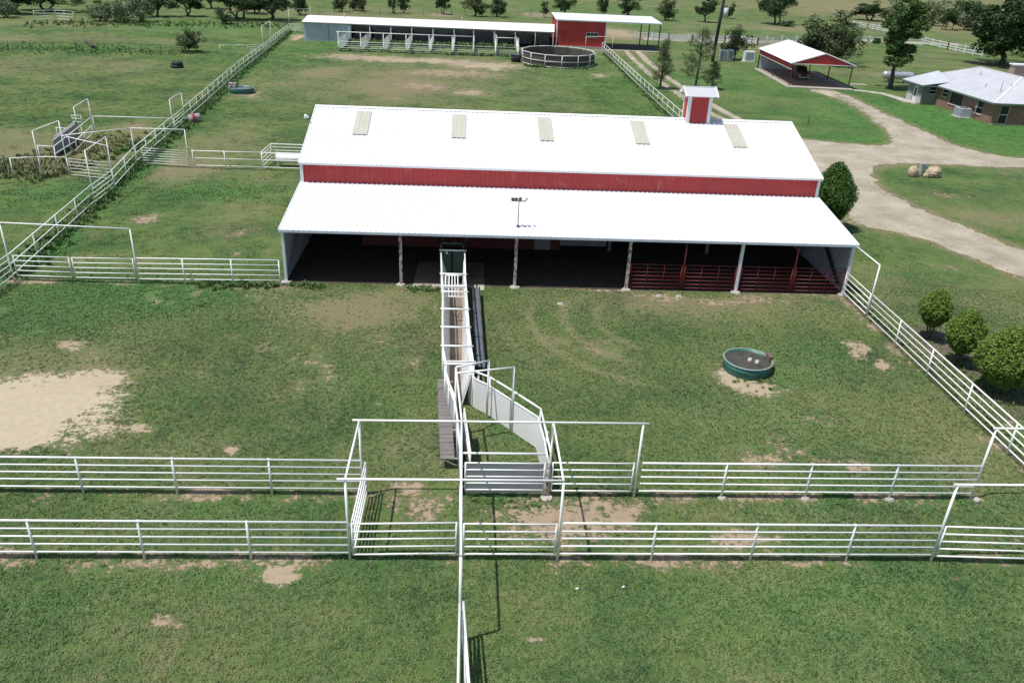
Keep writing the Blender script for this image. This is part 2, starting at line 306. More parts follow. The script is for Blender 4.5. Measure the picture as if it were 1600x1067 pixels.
TRACK = [(31.67, 167.16), (30.60, 151.22), (29.89, 133.60), (29.97, 120.17), (30.29, 110.06), (30.87, 101.02), (31.89, 93.70), (33.02, 87.96), (34.62, 84.39)]
FWD = [((-20, 19.75), (3, 19.75)), ((3, 19.75), (24, 19.8)), ((-20, 23.0), (-3.5, 23.0)), ((3, 23.1), (19, 23.1)), ((-25, 41.9), (-10.4, 41.8)), ((22.05, 42), (22.0, 15))]
def fields(x, y):
    wx = x+(fbm(x*.5, y*.5, 31)-.5)*1.5+(fbm(x*1.7, y*1.7, 33)-.5)*.9; wy = y+(fbm(x*.5, y*.5, 57)-.5)*1.5+(fbm(x*1.7, y*1.7, 59)-.5)*.9
    far = np.clip((y-60)/80, 0, 1); wx = x+(wx-x)*(1+far*2); wy = y+(wy-y)*(1+far*3)
    dirt = np.zeros_like(x); pale = np.zeros_like(x); dry = np.zeros_like(x); lush = np.zeros_like(x)
    for c in DIRT:
        e = ell(wx, wy, c)*c[4]*(1.22 if c[2] < 1.3 else 1.0); pale = np.where(e > dirt, c[5]*np.clip(e*1.4, 0, 1), pale); dirt = np.maximum(dirt, e)
    big = fbm(x*.09, y*.09, 5)
    for c in DRY: dry = np.maximum(dry, ell(wx, wy, c)*c[4])
    for c in LUSH: lush = np.maximum(lush, ell(wx, wy, c)*c[4])
    for a, b in FENCEWEED: lush = np.maximum(lush, np.clip(1.6-segd(wx, wy, a, b)/1.1, 0, 1.2)); 
    dry = dry+np.clip((big-.50)*1.8, 0, .4)+.10+.18*np.clip((y-120)/80, 0, 1)  # last term pales the far field, partly haze put into the colour
    arc = np.hypot(x-11.0, y-38.5)                     # mower swaths curving round the tank paddock
    aw = np.clip((10-arc)/2, 0, 1)*np.clip((arc-3)/1.5, 0, 1)*np.clip((9.5-x)/2, 0, 1)*np.clip((41.5-y)/2, 0, 1)*np.clip((x-1.2)/.6, 0, 1)
    dry = dry+aw*np.clip(np.sin(arc*3.5)*1.2-.35, 0, 1)*.55
    near = np.clip((60-y)/12, 0, 1); bare = np.clip((fbm(x*.42+9, y*.42, 123)-.60)*3.6, 0, .50)*near*(1-.5*np.clip((19-y)/2, 0, 1)); dirt = np.maximum(dirt, bare)
    dry = dry*(1-.75*np.clip(lush, 0, 1))
    for a, b in FWD:
        d = segd(x, y, a, b); dirt = np.maximum(dirt, np.clip(.85-np.abs(d-.15)*1.0, 0, 1)*np.clip(fbm(x*.5, y*.5, 77)*2.4-.45, 0, 1)*.95)
    for i in range(len(ROADPTS)):
        a = ROADPTS[i]; b = ROADPTS[(i+1) % len(ROADPTS)]
        d = segd(x, y, a, b); dry = np.maximum(dry, np.clip(.75-d/2.2, 0, .7)); dirt = np.maximum(dirt, np.clip(.62-d/1.6, 0, .6)); 
    for a, b in zip(TRACK, TRACK[1:]): dry = np.maximum(dry, np.clip(.9-segd(x, y, a, b)/3.0, 0, .55))
    return dirt, dry, lush, pale
def axis(lo, hi, step, grow, far):
    a = list(np.arange(lo, hi, step)); s = step
    while a[-1] < far: s *= grow; a.append(a[-1]+s)
    return a
xs = axis(0, 27, .25, 1.022, 130); xs = axis(0, 27, .25, 1.022, 130)+[170, 230, 330, 500, 900, 2500]
xs = np.array([-v for v in reversed(xs[1:])]+xs)
ys = axis(6, 46, .25, 1.014, 190)
s_ = ys[-1]-ys[-2]
while ys[-1] < 420: s_ *= 1.06; ys.append(ys[-1]+s_)
ys = np.array([-2500, -800, -200, -50, -10, 0, 3]+ys+[600, 1000, 2000, 4000])
X, Y = np.meshgrid(xs, ys)
fd = fields(X.ravel(), Y.ravel())
Z = np.zeros(X.size)
V = np.stack([X.ravel(), Y.ravel(), Z], 1)
ii = np.arange(X.size).reshape(X.shape); F = np.stack([ii[:-1, :-1], ii[:-1, 1:], ii[1:, 1:], ii[1:, :-1]], -1).reshape(-1, 4)
gm = npmesh('ground', V, F, GRN)
for nm, a in zip(('dirt', 'dry', 'lush', 'pale'), fd):
    at = gm.attributes.new(nm, 'FLOAT', 'POINT'); at.data.foreach_set('value', a.astype(np.float32))
link('ground', gm, kind='structure')

# driveway and two-track: ragged sheets a few mm proud of the ground
def ragged(pts, step, amp, s, closed=True):
    out = []; n = len(pts)
    for i in range(n if closed else n-1):
        a = Vector((*pts[i], 0)); b = Vector((*pts[(i+1) % n], 0)); d = b-a; L = d.length; k = max(1, int(L/step)); nn = Vector((-d.y, d.x, 0))/max(L, 1e-6)
        for j in range(k):
            p = a+d*j/k; w = float(fbm(p.x*.7, p.y*.7, s)-.5)*amp*2+float(vnoise(p.x*3, p.y*3, s+9)-.5)*amp*1.1
            out.append((p.x+nn.x*w, p.y+nn.y*w))
    return out
def sheet(name, pts, z, m, **k):
    from mathutils.geometry import tessellate_polygon
    vs = [Vector((x, y, z)) for x, y in pts]; tris = tessellate_polygon([vs])
    fs = []
    for t in tris:
        n = (vs[t[1]]-vs[t[0]]).cross(vs[t[2]]-vs[t[0]]); fs.append(t if n.z > 0 else (t[0], t[2], t[1]))
    return MB().add(vs, fs).build(name, m, **k)
def smooth_closed(pts):
    out = []; n = len(pts)
    for i in range(n):
        p0, p1, p2, p3 = [np.array(pts[(i+k) % n]) for k in (-1, 0, 1, 2)]
        for t in (0, .33, .66):
            out.append(tuple(.5*((2*p1)+(-p0+p2)*t+(2*p0-5*p1+4*p2-p3)*t*t+(-p0+3*p1-3*p2+p3)*t**3)))
    return out
sheet('driveway', ragged(smooth_closed(ROADPTS), .3, .6, 3), .006, ROAD, kind='structure')
def strip(pts, off, w, s):
    P = [Vector((*p, 0)) for p in pts]; L, Rr = [], []
    for i, p in enumerate(P):
        d = (P[min(i+1, len(P)-1)]-P[max(i-1, 0)]).normalized(); n = Vector((-d.y, d.x, 0))
        L.append(tuple((p+n*(off+w/2))[:2])); Rr.append(tuple((p+n*(off-w/2))[:2]))
    return ragged(L+Rr[::-1], .6, .28, s)
sheet('wheel_track', strip(TRACK, 1.15, 1.15, 12), .005, ROAD, kind='structure')
sheet('wheel_track', strip(TRACK, -1.15, 1.0, 15), .005, ROAD, kind='structure')
PATHP = [(57.40, 124.02), (59.39, 123.28), (61.57, 120.87), (61.90, 117.10), (61.74, 114.45), (62.62, 112.86), (63.63, 114.83), (63.68, 117.20), (63.30, 119.57), (62.54, 122.52), (59.97, 124.60), (58.05, 125.07)]
sheet('garden_path', ragged(PATHP, .8, .05, 4), .012, CONC, kind='structure')
FARROAD = [(38.12, 187.19), (59.57, 188.53), (96.09, 207.30), (121.22, 204.94), (123.19, 208.44), (98.06, 211.75), (60.89, 192.95), (38.95, 191.52)]
sheet('far_lane', ragged(FARROAD, 2, .5, 6), .005, ROAD, kind='structure')

# ------------------------------------------------------------------ grass clumps (nobody could count them)
rng = np.random.default_rng(7)
def clump_mesh(seed, n, h, w, r, m, droop=.4):
    g = np.random.default_rng(seed); V = []; F = []
    for i in range(n):
        a = g.uniform(0, 2*PI); d = g.uniform(0, r); bx, by = math.cos(a)*d, math.sin(a)*d
        b = g.uniform(0, 2*PI); lean = g.uniform(.2, 1.0)*droop; hh = h*g.uniform(.5, 1); ww = w*g.uniform(.6, 1)
        dx, dy = math.cos(b), math.sin(b); px, py = -dy, dx; k = len(V)
        V += [(bx-px*ww*.4, by-py*ww*.4, 0), (bx+px*ww*.4, by+py*ww*.4, 0), (bx+dx*lean*.6+px*ww*.5, by+dy*lean*.6+py*ww*.5, hh*.8), (bx+dx*lean*.6-px*ww*.5, by+dy*lean*.6-py*ww*.5, hh*.8), (bx+dx*lean*1.3, by+dy*lean*1.3, hh)]
        F += [(k, k+1, k+2), (k, k+2, k+3), (k+3, k+2, k+4)]
    return npmesh('grass_clump', V, F, m)
def scatter(name, pts, scl, dry, lush, protos, label):
    n = len(pts); me = bpy.data.meshes.new(name); me.vertices.add(n)
    me.vertices.foreach_set('co', np.c_[pts, np.zeros(n)].astype(np.float32).ravel())
    for nm, a in (('scl', scl), ('dryi', dry), ('lushi', lush), ('rz', rng.uniform(0, 2*PI, n))):
        me.attributes.new(nm, 'FLOAT', 'POINT').data.foreach_set('value', np.asarray(a, np.float32))
    me.attributes.new('pick', 'INT', 'POINT').data.foreach_set('value', rng.integers(0, len(protos), n).astype(np.int32))
    o = link(name, me, kind='stuff', label=label, category='grass')
    ng = bpy.data.node_groups.new(name, 'GeometryNodeTree')
    ng.interface.new_socket('Geometry', in_out='INPUT', socket_type='NodeSocketGeometry'); ng.interface.new_socket('Geometry', in_out='OUTPUT', socket_type='NodeSocketGeometry')
    gi = ng.nodes.new('NodeGroupInput'); go = ng.nodes.new('NodeGroupOutput'); ip = ng.nodes.new('GeometryNodeInstanceOnPoints')
    ci = ng.nodes.new('GeometryNodeCollectionInfo'); ci.inputs['Separate Children'].default_value = True; ci.inputs['Reset Children'].default_value = True
    pc = bpy.data.collections.new(name+'_source')
    for i, pm in enumerate(protos):
        po = bpy.data.objects.new('grass_clump', pm); pc.objects.link(po)
    ci.inputs[0].default_value = pc
    def na(nm, t='FLOAT'):
        a = ng.nodes.new('GeometryNodeInputNamedAttribute'); a.data_type = t; a.inputs[0].default_value = nm; return a.outputs[0]
    cx = ng.nodes.new('ShaderNodeCombineXYZ'); L = ng.links
    L.new(na('rz'), cx.inputs[2]); L.new(gi.outputs[0], ip.inputs['Points']); L.new(ci.outputs[0], ip.inputs['Instance'])
    ip.inputs['Pick Instance'].default_value = True; L.new(na('pick', 'INT'), ip.inputs['Instance Index'])
    L.new(cx.outputs[0], ip.inputs['Rotation']); L.new(na('scl'), ip.inputs['Scale']); L.new(ip.outputs[0], go.inputs[0])
    md = o.modifiers.new('scatter', 'NODES'); md.node_group = ng; return o
def pip(x, y, poly):
    ins = np.zeros(len(x), bool); n = len(poly)
    for i in range(n):
        x0, y0 = poly[i]; x1, y1 = poly[(i+1) % n]
        c = ((y0 > y) != (y1 > y)) & (x < (x1-x0)*(y-y0)/(y1-y0+1e-12)+x0); ins ^= c
    return ins
def spots(n, ylo, yhi, dens_keep=1.0, dirt_lim=.5):
    y = np.sqrt(rng.uniform(ylo**2, yhi**2, n)); hw = y*.68+6; x = rng.uniform(-1, 1, n)*hw+y*.06
    d, dr, lu, pa = fields(x, y)
    nz = fbm(x*1.1, y*1.1, 91)
    ok = (d+(nz-.5)*.8 < dirt_lim) & ~((x > -10.3) & (x < 22.3) & (y > 42.5) & (y < 62.5)) & ~pip(x, y, ROADPTS) & ~((x > -.95) & (x < -.0) & (y > 29.5) & (y < 43))
    keep = rng.uniform(0, 1, n) < np.clip(1.15-dr*1.3-np.clip(d, 0, 1)*.7+lu*.5, .06, 1); ok &= keep
    return x[ok], y[ok], dr[ok], np.clip(lu[ok], 0, 1.2)
leafy = [clump_mesh(s, 16, .045, .042, .12, GRASS, .06) for s in (1, 2, 3)]
x, y, dr, lu = spots(150000, 10, 44)
scatter('grass', np.c_[x, y], rng.uniform(.55, 1.25, len(x))*(1+lu*.35)*np.clip(1.12-.011*(y-12), .75, 1.12), np.clip(dr*rng.uniform(0, 1.4, len(x)), 0, .75), lu, leafy, 'short broad-leaved green weeds and grass covering the near paddocks')
coarse = [clump_mesh(s, 30, .065, .07, .55, GRASS, .10) for s in (4, 5, 6)]
x, y, dr, lu = spots(70000, 42, 165)
kk = rng.uniform(0, 1, len(x)) < np.clip(1.25-(y-42)/115, 0, 1); x, y, dr, lu = x[kk], y[kk], dr[kk], lu[kk]
scatter('grass', np.c_[x, y], rng.uniform(.5, 1.2, len(x))*(.8+lu*.5)*np.where(x > 30, .55, 1), np.clip(dr*rng.uniform(0, 1.4, len(x)), 0, .75), lu, coarse, 'rough green pasture grass beyond the barn')
# taller weeds along fence feet, in the pens and in the pasture edges
WX, WY, WS = [], [], []
def weedline(a, b, n, spread, s0, s1):
    t = rng.uniform(0, 1, n); off = rng.normal(0, spread, n); dx, dy = b[0]-a[0], b[1]-a[1]; L = math.hypot(dx, dy)
    WX.append(a[0]+dx*t-dy/L*off); WY.append(a[1]+dy*t+dx/L*off); WS.append(rng.uniform(s0, s1, n))
for a, b in FENCEWEED: weedline(a, b, 900, .45, .5, 1.25)
weedline((-10.0, 42.3), (-8, 41.9), 40, .22, .3, .7); weedline((-15, 41.9), (-10.6, 41.8), 90, .25, .4, .9); weedline((0.1, 22.75), (3.0, 22.7), 60, .16, .12, .34); weedline((-3.4, 41.9), (-1.6, 41.9), 50, .2, .3, .7)
weedline((-23, 158), (8, 160), 700, 1.0, 1.2, 2.6); weedline((-23, 148), (8, 148.5), 300, .6, .6, 1.4); weedline((0.0, 27.5), (-.0, 23.4), 40, .12, .3, .6)
weedline((-38.29, 66.44), (-31.55, 63.81), 420, 1.6, .5, 1.5); weedline((-35.92, 73.76), (-29.79, 70.93), 380, 2.5, .4, 1.1); weedline((-72.98, 134.00), (-46.04, 137.85), 300, 3.2, .3, .9); weedline((12.36, 32.17), (14.32, 31.62), 30, .5, .3, .5)
weedline((22.60, 43.13), (23.12, 26.55), 120, .18, .3, .6); weedline((24.23, 34.55), (24.36, 29.89), 80, 1.0, .3, .6); weedline((-17.31, 37.91), (-13.42, 38.91), 25, .7, .3, .5)
weedline((23, 64), (25.3, 160), 500, .35, .4, 1.0); weedline((-86.36, 169.39), (-38.71, 188.16), 350, 3.2, .5, 1.6); weedline((8.76, 136.70), (19.10, 136.54), 120, .5, .6, 1.4)
for i in range(len(ROADPTS)):
    a, b = ROADPTS[i], ROADPTS[(i+1) % len(ROADPTS)]; L_ = math.hypot(b[0]-a[0], b[1]-a[1])
    if L_ < 40: weedline(a, b, int(L_*5), .45, .06, .18)
weedline((53.99, 119.24), (52.00, 106.74), 130, .35, .1, .3); weedline((52.00, 106.74), (49.84, 94.84), 110, .3, .08, .24)
for a, b in zip(TRACK, TRACK[1:]): weedline(a, b, 60, .3, .1, .28)
WX, WY, WS = map(np.concatenate, (WX, WY, WS))
ok = ~((WX > -10.4) & (WX < 22.4) & (WY > 42.6) & (WY < 62.4)); WX, WY, WS = WX[ok], WY[ok], WS[ok]
tall = [clump_mesh(s, 20, .38, .07, .22, GRASS, .2) for s in (7, 8, 9)]
WD = np.where((WX < -31) & (WY > 60) & (WY < 92), rng.uniform(.2, 1, len(WX)), rng.uniform(0, .5, len(WX))**2)
wo = scatter('weeds', np.c_[WX, WY], WS, WD, rng.uniform(.2, 1, len(WX)), tall, 'taller dark green weeds along the fence feet and inside the far pens')

# ------------------------------------------------------------------ corrugated sheet helper
def ribbed(a, b, z0, top, n, pitch=.30, rib=.028, rw=.05, thick=.004):
    """wall sheet from a to b (xy), bottom z0, top = number or function of u, ribs proud along n"""
    a = Vector((*a, 0)); b = Vector((*b, 0)); d = b-a; L = d.length; d.normalize(); n = Vector((*n, 0))
    prof = []; u = 0.0
    k = max(1, round(L/pitch)); pt = L/k
    for i in range(k):
        s = i*pt; prof += [(s, 0), (s+pt*.5-rw, 0), (s+pt*.5-rw*.5, rib), (s+pt*.5+rw*.5, rib), (s+pt*.5+rw, 0)]
    prof.append((L, 0)); T = top if callable(top) else (lambda u: top)
    mb = MB(); vs = []
    for s, o in prof:
        p = a+d*s+n*o; vs += [(p.x, p.y, z0), (p.x, p.y, T(s))]
    m = len(prof); fs = []
    flip = d.cross(Vector((0, 0, 1))).dot(n) < 0
    for i in range(m-1):
        f = (2*i, 2*i+2, 2*i+3, 2*i+1); fs.append(f[::-1] if flip else f)
    mb.add(vs, fs)
    return mb
def roof_panel_mesh(w, L, rise, ribs=3, rib=.042):
    """one roof sheet: width w along x, running L along y and climbing rise"""
    prof = [(0, 0)]; pt = w/ribs
    for i in range(ribs):
        c = (i+.5)*pt; prof += [(c-.07, 0), (c-.02, rib), (c+.02, rib), (c+.07, 0)]
    prof.append((w, 0)); vs = []
    for x, z in prof: vs += [(x, 0, z), (x, L, rise+z)]
    m = len(prof); fs = [(2*i, 2*i+2, 2*i+3, 2*i+1) for i in range(m-1)]
    k = len(vs); vs += [(0, 0, -.02), (w, 0, -.02), (w, L, rise-.02), (0, L, rise-.02)]; fs.append((k+3, k+2, k+1, k)); fs.append((k, k+1, 2*m-2, 0))
    return MB().add(vs, fs)

# ------------------------------------------------------------------ barn
BX0, BX1 = -10.42, 22.40
barn = thing('barn', 'big white-roofed barn with a red band and an open-fronted lean-to', 'barn', (6, 42.6, 0))
NP = 36; PW = (BX1-BX0)/NP
lean = roof_panel_mesh(PW-.004, 6.70, .88).mesh('roof_panel'); lean.materials.append(ROOF)
up = roof_panel_mesh(PW-.004, 6.86, 2.17).mesh('roof_panel'); up.materials.append(ROOF)
back = MB().slab([(BX0, 55.72, 7.45), (BX1, 55.72, 7.45), (BX1, 62.6, 5.27), (BX0, 62.6, 5.27)], .03)
for i in range(NP):
    x = BX0+i*PW
    link('roof_panel', lean, barn, (x+.002, 42.45, 3.15))
    link('roof_panel', up, barn, (x+.002, 48.85, 5.27))
back.build('back_roof', ROOF, barn)
# fibreglass skylights set over the upper sheets
for cx_, hw in ((-7.1, .48), (-.75, .47), (5.0, .47), (11.35, .48), (17.9, .49)):
    def zz(y): return 5.27+(y-48.85)*2.17/6.86
    sk = MB(); k = 6
    for i in range(k):
        a = cx_-hw+i*2*hw/k; b = a+2*hw/k
        sk.slab([(a, 52.15, zz(52.15)+.085), (b, 52.15, zz(52.15)+.085+(.012 if i % 2 else 0)), (b, 55.05, zz(55.05)+.085+(.012 if i % 2 else 0)), (a, 55.05, zz(55.05)+.085)], .02)
    sk.build('skylight', SKYL, barn)
MB().slab([(BX0, 55.5, 7.43), (BX1, 55.5, 7.43), (BX1, 55.74, 7.505), (BX0, 55.74, 7.505)], .02).slab([(BX0, 55.74, 7.505), (BX1, 55.74, 7.505), (BX1, 55.98, 7.43), (BX0, 55.98, 7.43)], .02).build('ridge_cap', ROOF, barn)
# clerestory: red ribbed sheets, white corner and eave trim
wp = ribbed((0, 0), (PW-.004, 0), 0, 1.33, (0, -1), .304, .022, .035).mesh('wall_panel'); wp.materials.append(RED)
for i in range(NP):
    link('wall_panel', wp, barn, (BX0+.17+i*(BX1-BX0-.34)/NP, 49.10, 4.02))
for x0, x1 in ((BX0+.02, BX0+.20), (BX1-.20, BX1-.02)):
    MB().box((x0, 49.02, 4.02), (x1, 49.16, 5.30)).build('corner_trim', TRIMW, barn)
MB().box((BX0, 48.80, 5.17), (BX1, 48.86, 5.29)).build('gutter', TRIMW, barn)
MB().box((BX0, 42.36, 3.03), (BX1, 42.46, 3.17)).build('gutter', simple('pale_blue_gutter', (.62, .68, .74), None, .4, 1), barn)
for x in (BX0-.03, BX1-.02):
    MB().slab([(x, 42.42, 3.20), (x+.05, 42.42, 3.20), (x+.05, 49.15, 4.085), (x, 49.15, 4.085)], .16).build('rake_trim', ROOF, barn)
    MB().slab([(x, 48.82, 5.32), (x+.05, 48.82, 5.32), (x+.05, 55.72, 7.505), (x, 55.72, 7.505)], .16).build('rake_trim', ROOF, barn)
    MB().slab([(x, 55.72, 7.505), (x+.05, 55.72, 7.505), (x+.05, 62.62, 5.32), (x, 62.62, 5.32)], .16).build('rake_trim', ROOF, barn)
# side and back walls
def gtop(u):
    y = 42.7+u
    if y < 49.1: return 3.15+(y-42.45)*.1313-.05
    return (5.27+(y-48.85)*.3163 if y < 55.72 else 7.45-(y-55.72)*.3169)-.06
ribbed((BX0+.12, 42.7), (BX0+.12, 62.4), 0.0, gtop, (-1, 0), .3).build('side_wall', GALV, barn)
ribbed((BX1-.12, 42.7), (BX1-.12, 62.4), 0.0, gtop, (1, 0), .3).build('side_wall', GALV, barn)
ribbed((BX0+.12, 62.4), (BX1-.12, 62.4), 0.05, 5.3, (0, 1), .3).build('back_wall', GALV, barn)
# inner partition under the clerestory: red sheet, white door and sheet, barn shade painted in
pt = MB(); 
zi = (-1.62, 0.82)[1]; RED_SHADE = simple('shaded_red_panel', (.10, .016, .016), None, .7, 1); WHITE_SHADE = simple('shaded_white_panel', (.20, .20, .21), None, .7, 1)
ribbed((-6.5, 46.8), (4.1, 46.8), zi, 2.2, (0, -1), .3).build('inner_wall', RED_SHADE, barn)
ribbed((5.1, 46.8), (5.7, 46.8), zi, 2.2, (0, -1), .3).build('inner_wall', RED_SHADE, barn)
MB().box((4.1, 46.78, zi), (5.1, 46.83, 2.2)).build('inner_door', WHITE_SHADE, barn)
ribbed((5.7, 46.8), (8.6, 46.8), zi+.3, 2.2, (0, -1), .3).build('inner_wall', WHITE_SHADE, barn)
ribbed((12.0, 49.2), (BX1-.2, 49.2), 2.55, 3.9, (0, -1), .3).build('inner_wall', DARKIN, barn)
PX = [-10.27, -3.78, 2.73, 9.24, 15.74, 22.22]
for i, x in enumerate(PX):
    o = MB().box((x-.08, 42.52, 0.0), (x+.08, 42.70, 3.10)).build('post', PIPEOLD if 0 < i < 4 else TRIMW, barn)
    fo = MB(); n = 9
    rr = random.Random(i); pts = [(x+math.cos(2*PI*k/n)*.30*rr.uniform(.8, 1.2), 42.5+math.sin(2*PI*k/n)*.24*rr.uniform(.8, 1.2)) for k in range(n)]
    fo.add([(p[0], p[1], 0) for p in pts]+[(x+(p[0]-x)*.85, 42.5+(p[1]-42.5)*.85, .09) for p in pts], [(k, (k+1) % n, n+(k+1) % n, n+k) for k in range(n)]+[tuple(range(n, 2*n))]).build('footing', CONC, barn)
    MB().beam((x, 42.7, 2.98), (x, 49.2, 3.82), .10, .18).build('rafter', GSTEEL, barn)
    MB().box((x-.1, 49.0, 0), (x+.1, 49.18, 3.85)).build('inner_post', GSTEEL, barn)
    MB().beam((x, 49.3, 5.1), (x, 55.72, 7.2), .10, .2).build('rafter', GSTEEL, barn)
for k in range(5):
    y = 43.6+k*1.3; MB().box((BX0+.2, y-.03, 3.11+(y-42.45)*.1313-.14), (BX1-.2, y+.03, 3.11+(y-42.45)*.1313)).build('purlin', GSTEEL, barn)
MB().beam((BX1-.3, 48.9, 3.6), (BX1-.3, 43.2, .4), .14, .14).build('brace', DARKIN, barn)
MB().beam((BX0+.3, 48.9, 3.6), (BX0+.3, 43.2, .4), .1, .1).build('brace', GSTEEL, barn)
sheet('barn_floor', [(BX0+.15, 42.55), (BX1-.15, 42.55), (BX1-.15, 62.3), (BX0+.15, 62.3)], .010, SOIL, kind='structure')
sheet('concrete_pad', [(-3.1, 42.0), (-1.55, 41.95), (-1.5, 42.3), (.25, 42.3), (.3, 41.9), (.95, 41.9), (1.0, 42.6), (-3.1, 42.6)], .05, CONC, kind='structure')
sheet('inner_pad', [(-3.1, 42.6), (1.0, 42.6), (1.0, 46.2), (-3.0, 46.2)], .046, CONCD, kind='structure')  # pad under the roof: darker concrete carries the shade in its colour
sheet('pad_edge', [(-2.4, 43.0), (-1.6, 43.0), (-1.6, 44.6), (-2.4, 44.6)], .054, CONCD, kind='structure')

# cupola on the ridge
cu = thing('cupola', 'small red and white cupola with a metal gable roof sitting on the barn ridge', 'cupola', (15.6, 55.7, 7.3))
cx0, cx1, cy0, cy1, cb, ct = 14.78, 16.42, 55.1, 56.3, 7.18, 9.12
MB().box((cx0+.02, cy0+.02, cb), (cx1-.02, cy1-.02, ct)).build('wall', RED, cu)
for i in range(8):
    x = cx0+.32+i*.128; MB().box((x, cy0+.008, cb+.05), (x+.012, cy0+.03, ct-.1)).build('batten', RED, cu)
for x0, x1 in ((cx0-.02, cx0+.22), (cx1-.22, cx1+.02)):
    for y0, y1 in ((cy0-.02, cy0+.14), (cy1-.14, cy1+.02)):
        MB().box((x0, y0, cb), (x1, y1, ct)).build('corner_board', TRIMW, cu)
MB().box((cx0+.22, cy0-.015, ct-.12), (cx1-.22, cy0+.03, ct+.02)).build('frieze', TRIMW, cu)
ym = (cy0+cy1)/2
cr = MB(); 
for s in (-1, 1):
    for k in range(9):
        a = cx0-.28+k*(cx1-cx0+.56)/9; b = a+(cx1-cx0+.56)/9-.006
        q = [(a, ym+s*.95, ct-.02), (b, ym+s*.95, ct-.02), (b, ym, ct+.48), (a, ym, ct+.48)]
        if s > 0: q = q[::-1]
        cr.slab(q, .03+.012*(k % 2))
cr.build('roof', GROOF, cu)
MB().box((cx0-.28, ym-.06, ct+.465), (cx1+.28, ym+.06, ct+.50)).build('ridge_cap', TRIMW, cu)
for x in (cx0-.31, cx1+.26):
    for s in (-1, 1): MB().beam((x+.025, ym+s*.97, ct-.05), (x+.025, ym, ct+.47), .05, .13).build('rake_board', TRIMW, cu)
MB().add([(cx0-.02, cy0, ct), (cx0-.02, cy1, ct), (cx0-.02, ym, ct+.42), (cx0+.05, cy0, ct), (cx0+.05, cy1, ct), (cx0+.05, ym, ct+.42)], [(0, 2, 1), (3, 4, 5), (0, 3, 5, 2), (1, 2, 5, 4)]).build('gable', TRIMW, cu)

# flood light mast on the lean-to
fl = thing('floodlight_mast', 'thin steel mast with a cluster of floodlights standing on the lean-to roof', 'floodlight', (2.83, 43.6, 3.28))
zb = 3.15+(43.6-42.45)*.1313
MB().tube((2.83, 43.6, zb+.10), (2.83, 43.6, 4.82), .03).build('mast', GSTEEL, fl)
MB().tube((2.83, 43.6, zb), (2.83, 43.6, zb+.13), .13, .05, 10).build('flashing', DSTEEL, fl)
MB().beam((2.40, 43.6, 4.82), (3.22, 43.6, 4.82), .06, .06).build('crossbar', GSTEEL, fl)
for k, (dx, dy, dz) in enumerate(((-.36, -.06, .1), (-.16, -.1, .12), (.06, -.06, .13), (.34, .02, .12))):
    x = 2.83+dx
    h = MB().tube((x, 43.6+dy, 4.86+dz*.4), (x+(.0 if k < 3 else .1), 43.6+dy-.10, 4.86+dz), .05, .11, 10).build('lamp_head', DSTEEL if k < 3 else TRIMW, fl)
tube_obj('bracket', (2.83, 43.6, 4.82), (2.83, 43.5, 5.0), .02, GSTEEL, fl)

# ------------------------------------------------------------------ pipe fences, gates and frames
def fence(label, pts, rails, ph=1.53, posts=None, step=3.25, pr=.040, rr=.031, toprr=.038, m=PIPE, group='white pipe fences', footing=False, name='pipe_fence', pm=None, tops=None):
    t = thing(name, label, 'fence', (pts[0][0], pts[0][1], 0), group)
    P = [Vector((*p, 0)) for p in pts]
    if posts is None:
        posts = []
        for a, b in zip(P, P[1:]):
            L = (b-a).length; k = max(1, round(L/step)); posts += [tuple((a+(b-a)*j/k)[:2]) for j in range(k)]
        posts.append(tuple(P[-1][:2]))
    rnd = random.Random(len(label))
    for i, p in enumerate(posts):
        dx, dy = rnd.uniform(-.012, .012), rnd.uniform(-.012, .012)
        tube_obj('post', (p[0], p[1], -.05), (p[0]+dx, p[1]+dy, ph), pr, pm or m, t)
        if footing:
            n = 9; fo = MB(); q = [(p[0]+math.cos(2*PI*k/n)*.17*rnd.uniform(.7, 1.3), p[1]-.05+math.sin(2*PI*k/n)*.13*rnd.uniform(.7, 1.3)) for k in range(n)]
            fo.add([(a, b, 0) for a, b in q]+[(p[0]+(a-p[0])*.8, p[1]+(b-p[1])*.8, .07) for a, b in q], [(k, (k+1) % n, n+(k+1) % n, n+k) for k in range(n)]+[tuple(range(n, 2*n))]).build('footing', CONC, t)
    for a, b in zip(P, P[1:]):
        for i, z in enumerate(rails):
            r = toprr if z == max(rails) else rr; w = rnd.uniform(-.012, .012)
            tube_obj('rail', (a.x, a.y, z+w), (b.x, b.y, z-w), r, m, t)
    return t
